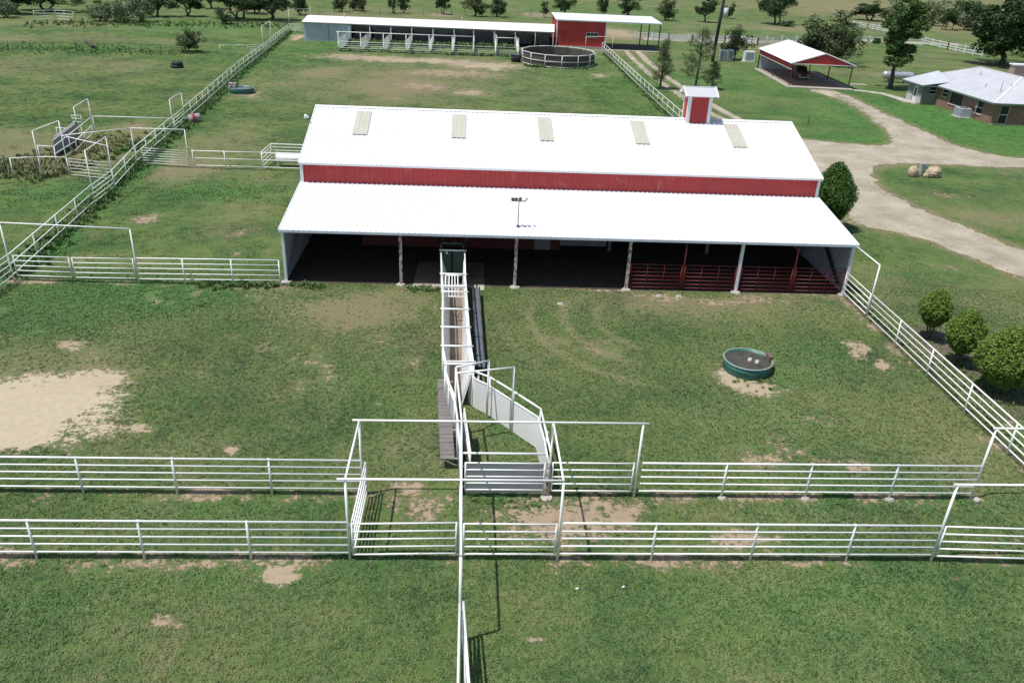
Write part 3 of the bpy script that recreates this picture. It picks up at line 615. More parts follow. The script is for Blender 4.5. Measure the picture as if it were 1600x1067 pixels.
def gate(label, a, b, za=1.45, zb=None, n=5, low=.28, m=PIPE, sheet_m=None, group='white pipe gates', mids=0, r=.029, lowb=None, lean_=0):
    t = thing('gate', label, 'gate', (a[0], a[1], 0), group); zb = za if zb is None else zb; lowb = low if lowb is None else lowb
    for i in range(n):
        f = i/(n-1); tube_obj('rail', (a[0], a[1], low+(za-low)*f), (b[0], b[1], lowb+(zb-lowb)*f), r, m, t)
    tube_obj('end_upright', (a[0], a[1], low-.02), (a[0], a[1], za+.02), r*1.05, m, t); tube_obj('end_upright', (b[0], b[1], lowb-.02), (b[0], b[1], zb+.02), r*1.05, m, t)
    for k in range(mids):
        f = (k+1)/(mids+1); x, y = a[0]+(b[0]-a[0])*f, a[1]+(b[1]-a[1])*f; tube_obj('brace', (x, y, low), (x, y, za), r*.7, m, t)
    if sheet_m:
        d = Vector((b[0]-a[0], b[1]-a[1], 0)).normalized(); nn = Vector((-d.y, d.x, 0))*(r+.006)
        if nn.y < 0: nn = -nn
        MB().slab([(a[0]+nn.x, a[1]+nn.y, low-.16), (b[0]+nn.x, b[1]+nn.y, lowb-.16), (b[0]+nn.x, b[1]+nn.y, zb-.06), (a[0]+nn.x, a[1]+nn.y, za-.06)], .006).build('sheet', sheet_m, t)
    d = Vector((b[0]-a[0], b[1]-a[1], 0)).normalized()
    for z in (low+.12, za-.15): MB().beam((a[0]-d.x*.10, a[1]-d.y*.10, z), (a[0]+d.x*.02, a[1]+d.y*.02, z), .02, .05).build('hinge', GSTEEL, t)
    MB().beam((b[0]-d.x*.03, b[1]-d.y*.03, za*.68), (b[0]+d.x*.10, b[1]+d.y*.10, za*.68), .02, .03).build('latch', GSTEEL, t)
    return t
def frame(label, posts, beams, r=.042, m=PIPE, group='tall overhead pipe frames', loc=None, rb=.038):
    t = thing('overhead_frame', label, 'pipe frame', (posts[0][0], posts[0][1], 0), group)
    for p in posts: tube_obj('post', (p[0], p[1], -.05), (p[3] if len(p) > 3 else p[0], p[4] if len(p) > 3 else p[1], p[2]), r, m, t)
    for a, b in beams: tube_obj('beam', a, b, rb, m, t)
    return t
R5 = [.29, .60, .90, 1.20, 1.50]; R3 = [.32, .92, 1.48]
YA, YB = 19.76, 23.06
fence('long five-rail white pipe fence nearest the camera, left of the crossing', [(-24, YA), (-3.56, YA)], R5, posts=[(x, YA) for x in (-23.1, -19.8, -16.5, -13.2, -9.93, -6.65)])
fence('five-rail white pipe fence nearest the camera, right of the crossing', [(3.14, YA), (15.45, YA)], R5, posts=[(x, YA) for x in (6.12, 9.40, 12.62)])
gate('white five-bar gate closing the front of the alley left of the long overhead pipe', (-3.44, YA-.02), (-.20, YA-.02), 1.46, 1.52, low=.24, lowb=.30)
gate('white five-bar gate in the front fence right of the long overhead pipe', (.04, YA), (2.95, YA), 1.47, 1.46, low=.26)
gate('white five-bar gate at the right picture edge in the front fence', (15.62, YA-.02), (19.4, YA-.16), 1.48, low=.26)
fence('second-row five-rail white pipe fence on the left, behind the nearest fence', [(-24, YB), (-3.56, YB)], R5, posts=[(x, YB) for x in (-22.9, -19.7, -16.5, -13.2, -10.0, -6.73)])
fence('second-row five-rail white pipe fence with concrete footings, left of the right-hand tall frame', [(6.32, YB+.02), (18.75, YB+.02)], R5, posts=[(x, YB+.02) for x in (9.37, 12.5, 15.68)], footing=True)
gate('open white gate standing edge-on across the alley at the left of the crossing', (-3.40, YB-.15), (-3.44, YA+.12), 1.50, low=.25, r=.028)
gate('grey-sheeted white gate across the mouth of the crowding pen', (.06, YB-.05), (2.84, YB-.05), 1.48, low=.34, sheet_m=INNERG, r=.030)
gate('white five-bar gate between the crowding pen post and the tall frame leg', (3.14, YB+.02), (6.02, YB+.02), 1.47, low=.27)
# rusty post beside the crowding pen with its footing
t = thing('gate_post', 'rusty brown gate post with a pale concrete footing at the crowding pen corner', 'post', (2.98, YB-.02, 0))
tube_obj('post', (2.98, YB-.02, 0), (2.98, YB-.02, 1.62), .05, PIPEOLD, t); MB().tube((2.98, YB-.08, 0), (2.98, YB-.08, .08), .26, .2, 9).build('footing', CONC, t)
OH = 3.10
frame('large white overhead pipe frame straddling the alley crossing in the foreground',
  [(-3.56, YB, OH), (-3.56, YA, OH), (3.06, YA, OH), (3.05, YB+.1, OH), (6.16, YB+.02, OH), (-.08, YA, OH), (-.10, YB, OH), (-.03, 16.42, OH), (-.37, 27.0, OH), (.93, 28.30, 2.72), (1.88, 27.25, 3.0)],
  [((-3.78, YB, OH+.04), (6.36, YB+.02, OH+.04)), ((-3.80, YA-.02, OH+.05), (3.08, YA, OH+.05)), ((-3.56, YA, OH), (-3.56, YB, OH)), ((3.06, YA, OH), (3.05, YB+.1, OH)),
   ((-.37, 27.0, OH), (-.10, YB, OH+.11)), ((-.10, YB, OH+.11), (-.03, 16.40, OH+.06)), ((-.37, 27.0, OH), (.93, 28.30, 2.72)), ((-.34, 26.5, OH+.02), (1.88, 27.25, 3.0))])
frame('white overhead pipe frame over the front gate at the right picture edge', [(15.52, YA, OH), (22.1, YA, OH)], [((15.40, YA, OH+.03), (22.15, YA, OH+.03))])
frame('white overhead pipe frame at the right end of the second fence row', [(18.80, YB+.02, OH), (22.0, YB+.02, OH)], [((18.70, YB+.02, OH+.03), (22.1, YB+.02, OH+.03))])
gate('white gate seen edge-on at the bottom centre, swung slightly right of the fence beside it', (.06, 16.42), (.31, 12.4), 1.52, low=.25, r=.034)
fence('white pipe fence seen edge-on running toward the camera at the bottom centre', [(-.04, 16.35), (-.04, 9)], R5, posts=[(-.04, 13.0), (-.04, 9.7)])
MB().tube((18.98, YB-.08, 0), (18.98, YB-.08, .14), .15, .09, 9).build('rock', CONC); tag(bpy.data.objects['rock'], 'small pale rock lying at the foot of the right-hand tall frame', 'rock')
# right paddock fence
fence('five-rail white pipe fence running away along the right side of the tank paddock', [(22.06, 38.95), (22.0, 14)], R5, posts=[(22.04, 35.72), (22.02, 32.5), (22.01, 29.2), (22.0, 26.0), (22, 19.9), (22, 16.6)])
gate('white five-bar gate between the barn corner and the first tall post', (22.10, 42.4), (22.07, 39.25), 1.46, low=.26)
frame('white pipe arch joining the right front barn corner to a tall post', [(22.06, 39.1, 3.2)], [((22.06, 39.1, 3.2), (22.30, 42.45, 3.05))])
# left side
C0 = (-24.96, 41.95); K1 = (-26.34, 55.86); K2 = (-26.54, 59.85); K3 = (-27.66, 67.37); K4 = (-28.77, 79.79); K5 = (-29.15, 84.36); K6 = (-34.00, 139.59); K7 = (-34.66, 147.87); K8 = (-37.09, 175.43)
fence('three-rail white pipe fence from the left corner frame up to the first arch', [C0, K1], R3)
fence('five-rail white pipe fence leaving the picture at the left edge', [C0, (C0[0]+.05, 33)], R5)
gate('white five-bar gate under the pipe arch of the long left fence, nearer the camera', K1, K2, 1.46, low=.25)
fence('three-rail white pipe fence between the two near arches of the long left fence', [K2, K3, K4], R3)
gate('white five-bar gate under the small arch beside the pink and white barrel', K4, K5, 1.46, low=.25)
fence('long three-rail white pipe fence passing the far green tank', [K5, (-32.5, 118.7), K6], [.32, .92, 1.55], m=PIPEFAR)
gate('white gate under the farthest arch of the long left fence', K6, K7, 1.5, low=.3, m=PIPEFAR)
fence('white pipe fence between the farthest arch and the end of the grey shed', [K7, K8], [.32, .92, 1.55], m=PIPEFAR)
gate('white mesh gate between the long left fence end and the pale blue shed wall', (-36.61, 174.32), (-33.77, 173.54), 1.6, n=7, m=PIPEFAR)
frame('white pipe arch over the near gate of the long left fence', [(-26.34, 55.86, 3.84), (-26.57, 59.94, 3.92)], [(((-26.34, 55.86, 3.84)), ((-26.57, 59.94, 3.92)))])
frame('small white pipe arch beside the pink and white barrel', [(-28.77, 79.79, 3.09), (-29.15, 84.36, 2.98)], [(((-28.77, 79.79, 3.09)), ((-29.15, 84.36, 2.98)))])
frame('farthest small white pipe arch on the long left fence', [(-34.00, 139.59, 4.17), (-34.56, 147.91, 4.34)], [(((-34.00, 139.59, 4.17)), ((-34.56, 147.91, 4.34)))], m=PIPEFAR)
frame('white pipe arch beside the left end of the long shed', [(-37.21, 176.04, 4.06), (-36.44, 195.47, 3.23)], [(((-37.21, 176.04, 4.06)), ((-36.44, 195.47, 2.96)))], m=PIPEFAR)
# corner frame and front-left fence
D1 = (-21.74, 41.86); D2 = (-18.19, 41.89)
frame('tall white pipe frame over the pair of gates left of the barn', [(C0[0], C0[1], 3.3), (D2[0], D2[1], 3.15)], [((C0[0]-.3, C0[1], 3.32), (D2[0], D2[1], 3.17))])
gate('left one of two white gates meeting in a shallow V left of the barn', (C0[0]+.25, C0[1]), D1, 1.45, low=.3)
gate('right one of two white gates meeting in a shallow V left of the barn', (D2[0]-.15, D2[1]), (D1[0]+.2, D1[1]-.02), 1.45, low=.3)
fence('five-rail white pipe fence joining the tall frame to the left barn corner', [D2, (-10.44, 42.07)], R5, posts=[(-18.19, 41.89), (-15.65, 41.81), (-13.03, 41.83), (-10.44, 41.89)])
# middle-left fence behind
F1 = (-27.09, 67.23); F2 = (-23.21, 66.75); F3 = (-17.21, 66.75); F4 = (-14.13, 66.92)
gate('white seven-bar gate behind the long left fence beside the tall thin post', F1, F2, 1.42, n=7, low=.2, r=.02)
fence('three-rail white pipe fence running to the barn from the tall thin post', [(F2[0]+.4, F2[1]), F3, (-10.6, F3[1])], [.25, .85, 1.45], posts=[F2, (-22.80, 66.70), (-20.21, 66.60), F3])
B1 = (-17.13, 69.79)
fence('small five-rail pen beside the back left barn wall', [F3, (B1[0], B1[1]), (-10.5, B1[1])], [.35, .65, .95, 1.25, 1.5], m=PIPE)
t = thing('feed_tank', 'long white cylindrical tank inside the small pen at the left barn wall', 'tank', (-12, 68, 0))
q0, q1 = (-16.31, 68.01), (-10.6, (-16.31, 68.01)[1])
tr = MB().tube((q0[0], q0[1], .78), (q1[0], q1[1], .78), .42, n=18)
tr.build('barrel', PIPE, t)
MB().tube((q0[0], q0[1], .85), (q0[0]+.04, q0[1], .85), .42, n=14).build('end_cap', TRIMW, t)
for x in (q0[0]+.3, (q0[0]+q1[0])/2, q1[0]-.2):
    for s in (-.3, .3): MB().box((x-.03, q0[1]+s-.03, 0), (x+.03, q0[1]+s+.03, .62)).build('leg', GSTEEL, t)
# left working pens
PA = (-33.34, 63.01, 3.47); PB = (-31.25, 63.07, 4.29); PC1 = (-36.36, 76.61, 2.70); PC2 = (-36.13, 79.19, 3.02); PF = (-23.21, 66.75, 3.14)
frame('pair of tall white poles joined by a top pipe left of the working pens', [PA, PB], [(PA, PB)])
frame('tall white pipe arch at the back of the working pens', [PC1, PC2], [(PC1, PC2)])
o1 = (-31.45, 63.42); o2 = (-26.90, 60.61); o3 = (-27.51, 66.80)
frame('long white overhead pipes spanning the working pens', [(PF[0], PF[1], PF[2]), (o3[0], o3[1], 3.1)],
  [((o1[0], o1[1], 3.1), (o2[0], o2[1], 3.1)), ((o1[0], o1[1], 3.1), (o3[0], o3[1], 3.1)), ((o3[0], o3[1], 3.1), (PF[0], PF[1], PF[2]))])
fence('single-rail white pipe fence along the weedy front of the working pens', [(-35.07, 62.24), (PA[0], PA[1]), (PB[0], PB[1])], [1.5], ph=1.5, rr=.035)
gate('white six-bar gate at the front of the working pens', (PB[0]+.15, PB[1]), (-27.55, 62.17), 1.42, n=6, low=.15, r=.02)
Q0 = (-35.03, 66.50); Q1 = (-33.70, 66.39); Q2 = (-35.80, 78.79); Q3 = (-28.32, 78.91)
fence('white pipe fence curving round the back of the working pens', [Q0, Q1, Q2, Q3], [1.5], ph=1.5, step=5, rr=.035)
S1 = (-33.93, 66.78); S2 = (-34.33, 71.50); S3 = (-35.60, 77.84)
t = fence('low white curved rail in front of the loading chute', [S1, S2, S3], [.15, .8], ph=.9, step=4, rr=.03)
lc = thing('loading_chute', 'weathered grey sheeted loading chute inside the working pens', 'cattle chute', (*(-34.90, 70.23), 0))
la, lb = (-34.82, 68.64), (-35.60, 74.58)
for k, off in enumerate((0, 1.1)):
    a = (la[0]-off*.4, la[1]+off*1.2); b = (lb[0]-off*.4, lb[1]+off*1.2)
    MB().slab([(a[0], a[1], .15), (b[0], b[1], .3), (b[0], b[1], 1.55), (a[0], a[1], 1.4)], .05).build('side_panel', GSTEEL, lc)
    tube_obj('top_rail', (a[0], a[1], 1.45), (b[0], b[1], 1.6), .04, PIPEFAR, lc)
    for f in (0, .33, .66, 1):
        x, y = a[0]+(b[0]-a[0])*f, a[1]+(b[1]-a[1])*f; tube_obj('post', (x, y, 0), (x, y, 1.5+f*.15), .04, GSTEEL, lc)
MB().slab([(la[0], la[1]+.05, .1), (lb[0], lb[1]+.05, .5), (lb[0]-.44, lb[1]+1.3, .5), (la[0]-.44, la[1]+1.3, .1)], .06).build('ramp', WOODG, lc)
for (bx, by, tx, ty) in ():
    pass
gate('small white panel standing beside the tall arch of the working pens', (-37.77, 78.93), (-36.88, 78.78), 1.5, n=3, low=.9)
gate('small white panel between the loading chute and the tall poles', (-36.70, 73.39), (-35.45, 73.06), 1.5, n=2, low=.5)
# short cross fence far left by the long fence
X0, X1, X2 = (-40.12, 136.41), (-38.17, 137.44), (-36.05, 137.69)
fence('short single-rail white fence stub left of the farthest arch', [X0, X1, X2], [1.45], ph=1.45, posts=[X0, X1], m=PIPEFAR, rr=.03)
gate('white gate panel at the end of the short fence stub', X2, (K6[0]-.3, K6[1]), 1.45, low=.25, m=PIPEFAR)

# ------------------------------------------------------------------ cattle alley
al = thing('cattle_alley', 'white V-sided cattle alley with cross bars leading into the barn', 'cattle chute', (-.6, 36, 0))
AY = [42.9, 39.3, 36.9, 34.8, 32.8, 30.9, 29.25]
AL = [-1.52, -1.35, -1.20, -1.15, -1.08, -1.0, -.82]
AR = [-.17, -.11, -.03, .05, .12, .22, .33]
FLc = [-1.0, -.93, -.86, -.80, -.76, -.72, -.62]; FRc = [-.27, -.22, -.19, -.18, -.17, -.16, -.12]
wl = MB(); wr = MB(); wo1 = MB(); wo2 = MB()
for i in range(6):
    y0, y1 = AY[i], AY[i+1]
    wl.slab([(AL[i]+.05, y0, 1.55), (FLc[i], y0, .03), (FLc[i+1], y1, .03), (AL[i+1]+.05, y1, 1.55)], .02)
    wr.slab([(FRc[i], y0, .03), (AR[i]-.05, y0, 1.55), (AR[i+1]-.05, y1, 1.55), (FRc[i+1], y1, .03)], .02)
wl.build('left_side_sheet', INNERG, al); wr.build('right_side_sheet', INNERW, al)  # left sheet is greyer: its shaded side is put into the colour
for i in range(6):
    tube_obj('top_rail', (AL[i], AY[i], 2.0), (AL[i+1], AY[i+1], 2.0), .045, PIPE, al); tube_obj('top_rail', (AR[i], AY[i], 2.0), (AR[i+1], AY[i+1], 2.0), .045, PIPE, al)
    tube_obj('middle_rail', (AL[i]+.02, AY[i], 1.56), (AL[i+1]+.02, AY[i+1], 1.56), .035, PIPE, al); tube_obj('middle_rail', (AR[i]-.02, AY[i], 1.56), (AR[i+1]-.02, AY[i+1], 1.56), .035, PIPE, al)
for i, y in enumerate(AY):
    for sx in (AL[i], AR[i]): tube_obj('post', (sx, y, 0), (sx, y, 2.02), .045, PIPE, al)
    tube_obj('cross_bar', (AL[i]-.1, y, 2.04), (AR[i]+.1, y, 2.04), .045, PIPE, al)
tube_obj('cross_bar', (AL[6]-.1, AY[6]+.22, 2.04), (AR[6]+.1, AY[6]+.22, 2.04), .04, PIPE, al)
for k, x in enumerate((-1.15, -.95, -.78, -.62, -.45)):        # slatted tail gate
    tube_obj('gate_bar', (x, 38.0, 1.3), (x*.9-.1, 39.2, 2.0), .028, PIPE, al)
tube_obj('gate_bar', (-1.25, 38.0, 1.3), (-.1, 38.0, 1.3), .035, PIPE, al); tube_obj('gate_bar', (-1.1, 39.2, 2.0), (-.3, 39.2, 2.0), .035, PIPE, al)
MB().beam((-1.30, 37.55, 2.04), (-.02, 37.55, 2.04), .12, .12).build('cross_bar', PIPE, al)
fr = [(x, y) for x, y in zip(FRc, AY)]; flp = [(x, y) for x, y in zip(FLc, AY)]
sheet('alley_floor', flp+fr[::-1], .03, CONCD, kind='structure')
# catwalk on the right of the alley
cw = thing('catwalk', 'narrow dark grey steel catwalk along the right side of the cattle alley', 'catwalk', (.5, 36, 0))
cwL = [(.30, 41.2), (.36, 38), (.42, 35), (.50, 32)]; cwR = [(.68, 41.2), (.74, 38), (.80, 35), (.88, 31.8)]
for i in range(3):
    MB().slab([(cwL[i+1][0], cwL[i+1][1]+.01, .5), (cwR[i+1][0], cwR[i+1][1]+.01, .5), (cwR[i][0], cwR[i][1]-.01, .5), (cwL[i][0], cwL[i][1]-.01, .5)], .05).build('tread', WALKG, cw)
    for q in (cwL[i], cwR[i]): tube_obj('leg', (q[0], q[1]-.1, 0), (q[0], q[1]-.1, .46), .025, DSTEEL, cw)
    tube_obj('edge_rail', (*cwR[i], .54), (*cwR[i+1], .54), .03, DSTEEL, cw); tube_obj('edge_rail', (*cwL[i], .54), (*cwL[i+1], .54), .03, DSTEEL, cw)
# walkway on the left of the crowding pen
lw = thing('plank_walkway', 'weathered grey-brown plank walkway raised beside the crowding pen', 'walkway', (-1, 28, 0))
p0, p1, p2, p3 = (-1.24, 30.70), (-0.68, 30.72), (-0.35, 24.64), (-0.88, 24.63)
NPL = 22
for i in range(NPL):
    f0 = i/NPL; f1 = (i+.93)/NPL
    L0 = [p0[k]+(p3[k]-p0[k])*f0 for k in (0, 1)]; R0 = [p1[k]+(p2[k]-p1[k])*f0 for k in (0, 1)]; L1 = [p0[k]+(p3[k]-p0[k])*f1 for k in (0, 1)]; R1 = [p1[k]+(p2[k]-p1[k])*f1 for k in (0, 1)]
    zz_ = .5+random.Random(i).uniform(-.006, .006)
    MB().slab([(*L1, zz_), (*R1, zz_), (*R0, zz_), (*L0, zz_)], .04).build('plank', WOODG, lw)
for f in (.02, .33, .66, .98):
    L0 = [p0[k]+(p3[k]-p0[k])*f for k in (0, 1)]; R0 = [p1[k]+(p2[k]-p1[k])*f for k in (0, 1)]
    tube_obj('bracket', (L0[0]+.02, L0[1], .44), (R0[0]+.12, R0[1], .44), .025, PIPE, lw); tube_obj('bracket', (L0[0]+.02, L0[1], .44), (R0[0]+.1, R0[1], .12), .02, PIPE, lw); tube_obj('leg', (L0[0]+.04, L0[1], 0), (L0[0]+.04, L0[1], .44), .025, PIPEOLD, lw)
# crowding pen: curved solid wall right, straight side left
cp = thing('crowding_pen', 'curved white sheet-metal wall of the crowding pen funnelling into the alley', 'cattle pen', (1.5, 26.5, 0))
WP = [(.16, 29.5), (.45, 29.05), (.92, 28.62), (1.84, 27.42), (2.83, 26.15), (2.95, 24.6), (2.98, 23.2)]
for i in range(6):
    a, b = WP[i], WP[i+1]
    MB().slab([(b[0], b[1], .04), (a[0], a[1], .04), (a[0], a[1], 1.40), (b[0], b[1], 1.40)], .02).build('wall_sheet', INNERW, cp)
    tube_obj('top_rail', (*a, 1.43), (*b, 1.43), .04, PIPE, cp)
WO = [(.36, 29.2), (1.02, 28.70), (1.95, 27.55), (2.93, 26.25), (3.06, 23.3)]
for a, b in zip(WO, WO[1:]): tube_obj('guard_rail', (*a, 1.74), (*b, 1.74), .042, PIPE, cp)
for i in (1, 2, 3, 4, 5): tube_obj('post', (WP[i][0]+.07, WP[i][1]+.05, 0), (WP[i][0]+.1, WP[i][1]+.07, 1.74), .035, PIPE, cp)
for i in (2, 3): MB().beam((WP[i][0]-.02, WP[i][1]-.015, .05), (WP[i][0]-.02, WP[i][1]-.015, 1.4), .02, .03).build('seam_strip', GSTEEL, cp)
ls = thing('crowding_gate', 'straight white solid side of the crowding pen under the long overhead pipe', 'cattle pen', (-.1, 26, 0))
LP = [(-.82, 29.25), (-.62, 28.1), (-.36, 26.9), (-.22, 25.2), (-.08, 23.15)]
for a, b in zip(LP, LP[1:]):
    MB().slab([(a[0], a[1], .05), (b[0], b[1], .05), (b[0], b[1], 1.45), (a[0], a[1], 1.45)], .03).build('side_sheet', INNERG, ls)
    tube_obj('top_rail', (*a, 1.5), (*b, 1.5), .045, PIPE, ls); tube_obj('guard_rail', (a[0]-.06, a[1], 1.85), (b[0]-.04, b[1], 1.85), .04, PIPE, ls)
for a in LP: tube_obj('post', (a[0]-.04, a[1], 0), (a[0]-.04, a[1], 1.87), .04, PIPE, ls)
sg = thing('swing_gate', 'white sheeted swing gate hinged inside the crowding pen', 'gate', (-.1, 26, 0))
g0, g1 = (-.02, 26.6), (.22, 23.75)
MB().slab([(*g0, .15), (*g1, .15), (*g1, 1.45), (*g0, 1.45)], .04).build('sheet', INNERW, sg)
for z in (.15, .6, 1.0, 1.47): tube_obj('rail', (*g0, z), (*g1, z), .035, PIPE, sg)
for g in (g0, g1): tube_obj('end_upright', (*g, .1), (*g, 1.5), .035, PIPE, sg)
tube_obj('end_rail', (-.1, 23.4, 1.62), (2.9, 23.4, 1.62), .04, PIPE, cp)
# green squeeze chute inside the barn
sq = thing('squeeze_chute', 'dark green squeeze chute standing at the barn end of the alley', 'squeeze chute', (-.9, 44, 0))
for x in (-1.55, -.25):
    for y in (43.3, 45.4): MB().box((x-.05, y-.05, .05), (x+.05, y+.05, 2.35)).build('upright', CHUTEG, sq)
    for z in (.35, .8, 1.25, 1.7, 2.1): MB().beam((x, 43.3, z), (x, 45.4, z), .04, .07).build('side_bar', CHUTEG, sq)
    MB().box((x-.02, 43.35, .1), (x+.02, 45.35, .8)).build('side_panel', CHUTEG, sq)
for y in (43.3, 45.4): MB().beam((-1.6, y, 2.32), (-.2, y, 2.32), .1, .1).build('top_beam', CHUTEG, sq)
MB().box((-1.5, 43.24, .15), (-.95, 43.29, 1.95)).build('door_panel', CHUTEG, sq); MB().box((-.86, 43.24, .15), (-.3, 43.29, 1.95)).build('door_panel', CHUTEG, sq)
tube_obj('lever', (-.3, 43.3, 2.3), (.05, 43.0, 2.75), .025, DSTEEL, sq); tube_obj('lever', (-1.0, 43.3, 2.3), (-.75, 43.0, 2.6), .025, DSTEEL, sq); tube_obj('lever', (-1.4, 44.2, 2.3), (-1.5, 44.0, 2.8), .025, DSTEEL, sq)
MB().tube((-1.2, 43.2, 1.78), (-1.2, 43.17, 1.78), .07, n=12).build('round_badge', TRIMW, sq)

# ------------------------------------------------------------------ red gates and posts under the lean-to
gx = [(9.38, 12.38, 'first red pipe gate, just right of the middle lean-to post'), (12.58, 15.58, 'second red pipe gate, left of the fifth lean-to post'), (15.90, 18.92, 'third red pipe gate, right of the fifth lean-to post'), (19.12, 22.05, 'last red pipe gate, beside the right barn wall')]
for a, b, lab in gx:
    t = thing('gate', lab, 'gate', (a, 42.62, 0), 'red pipe gates under the lean-to')
    for i in range(7):
        z = .18+i*.235; tube_obj('rail', (a, 42.62, z), (b, 42.62, z), .022, REDD, t)
    for f, r in ((0, .035), (.33, .02), (.66, .02), (1, .035)):
        x = a+(b-a)*f; tube_obj('upright', (x, 42.60, .15), (x, 42.60, 1.62), r, REDD, t)
    MB().beam((a-.08, 42.62, 1.45), (a+.02, 42.62, 1.45), .02, .05).build('hinge', DSTEEL, t)
for x, lab in ((12.48, 'thin red centre post between the first two red gates'), (19.02, 'thin red centre post between the last two red gates')):
    o = MB().tube((x, 42.62, 0), (x, 42.62, 3.05), .055).build('gate_post', REDD); tag(o, lab, 'post', 'red gate posts')

# ------------------------------------------------------------------ tank, barrel, tub, tyre, log
def tank(label, c, r, h, loc_w=.8, float_box=True, mm=TANKG):
    t = thing('stock_tank', label, 'water tank', (c[0], c[1], 0), 'round green stock tanks'); n = 40
    prof = [(r*.97, 0), (r*.985, .08), (r, .14), (r, h*.5), (r*1.012, h*.53), (r*1.012, h*.60), (r, h*.63), (r, h-.05)]
    mb = MB(); vs = []
    for k in range(n):
        a = 2*PI*k/n
        for (rr, z) in prof: vs.append((c[0]+math.cos(a)*rr, c[1]+math.sin(a)*rr, z))
        vs.append((c[0]+math.cos(a)*(r-.04), c[1]+math.sin(a)*(r-.04), h-.05)); vs.append((c[0]+math.cos(a)*(r-.06), c[1]+math.sin(a)*(r-.06), .05))
    m = len(prof)+2
    mb.add(vs, [(k*m+j, ((k+1) % n)*m+j, ((k+1) % n)*m+j+1, k*m+j+1) for k in range(n) for j in range(m-1)], True); mb.build('shell', mm, t)
    ri = MB(); vs = []; n2 = 8
    for k in range(n):
        a = 2*PI*k/n
        for j in range(n2):
            b = 2*PI*j/n2; rr = r+math.cos(b)*.035; vs.append((c[0]+math.cos(a)*rr, c[1]+math.sin(a)*rr, h-.03+math.sin(b)*.035))
    ri.add(vs, [(k*n2+j, ((k+1) % n)*n2+j, ((k+1) % n)*n2+(j+1) % n2, k*n2+(j+1) % n2) for k in range(n) for j in range(n2)], True).build('rim', TANKRIM, t)
    MB().add([(c[0]+math.cos(2*PI*k/n)*(r-.05), c[1]+math.sin(2*PI*k/n)*(r-.05), h*loc_w) for k in range(n)], [tuple(range(n))]).build('water', WATER, t)
    return t
tc = (13.42, 33.02)
t = tank('round green stock tank full of brown water in the right-hand paddock', tc, 1.13, .58, .78)
MB().box((tc[0]+.96, tc[1]-.12, .02), (tc[0]+1.18, tc[1]+.34, .74)).build('float_box', simple('rusty_box', (.20, .13, .095), (.11, .075, .055), .8, 5), t)
tube_obj('inlet_pipe', (tc[0]+1.25, tc[1]+.2, 0), (tc[0]+1.25, tc[1]+.2, .72), .03, BLACK, t)
for dx, dy, lab in ((.12, .10, 'pale block lying in the brown water, left one of two'), (.40, -.12, 'pale block lying in the brown water, right one of two')):
    o = MB().beam((tc[0]+dx-.08, tc[1]+dy-.16, .46), (tc[0]+dx+.08, tc[1]+dy+.16, .46), .16, .08).build('block', CONC); tag(o, lab, 'block', 'blocks in the tank')
c2 = (-28.48, 101.96); t = tank('far round green stock tank against the long left fence', (c2[0]+.3, c2[1]+1.0), 1.45, .65, .8)
MB().box((c2[0]-1.5, c2[1]+1.6, .1), (c2[0]-.6, c2[1]+2.3, .95)).build('float_box', PIPEOLD, t)
b0 = (-28.94, 84.40); t = thing('barrel', 'pink and white barrel hung on the fence beside the small arch', 'barrel', (b0[0], b0[1], 0))
MB().tube((b0[0]+.1, b0[1]+.1, .35), (b0[0]+1.0, b0[1]+.9, .42), .42, .42, 14).build('body', simple('dusty_white_barrel', (.55, .48, .46), (.42, .33, .31), .7, 4), t)
MB().tube((b0[0]+.3, b0[1]+.28, .367), (b0[0]+.62, b0[1]+.56, .39), .435, .435, 14).build('band', simple('faded_red_band', (.45, .12, .12), None, .6, 3), t)
MB().box((b0[0]-.1, b0[1]-.1, 0), (b0[0]+1.0, b0[1]+.9, .1)).build('base', DSTEEL, t)
tb = (7.53, 141.86); t = thing('water_tub', 'black rubber tub standing beside the round pen', 'tub', (*tb, 0))
MB().tube((*tb, 0), (*tb, 1.15), .78, .92, 18).build('body', BLACK, t); MB().tube((*tb, 1.14), (*tb, 1.2), .96, .96, 18).build('rim', DSTEEL, t); MB().tube((tb[0], tb[1], 1.2), (tb[0], tb[1], 1.21), .80, .80, 18).build('water', GLASS, t)
tt = (-41.95, 121.23)
t = thing('rubber_tub', 'black rubber feeder lying in the pasture below the round bush', 'feeder', (*tt, 0))
for k in range(2):
    vs = []; n = 20; n2 = 8
    for i in range(n):
        a = 2*PI*i/n
        for j in range(n2):
            b = 2*PI*j/n2; rr = .72-.1*k+math.cos(b)*.2; vs.append((tt[0]+.05*k+math.cos(a)*rr, tt[1]+math.sin(a)*rr, .22+.40*k+math.sin(b)*.21))
    MB().add(vs, [(i*n2+j, ((i+1) % n)*n2+j, ((i+1) % n)*n2+(j+1) % n2, i*n2+(j+1) % n2) for i in range(n) for j in range(n2)], True).build('tyre', BLACK, t)
l0, l1 = (-60.22, 137.44), (-65.06, 145.82)
o = MB().tube((*l0, .25), (*l1, .35), .3, .2, 9).build('log', BARK); tag(o, 'dead log lying across the far left pasture', 'log')

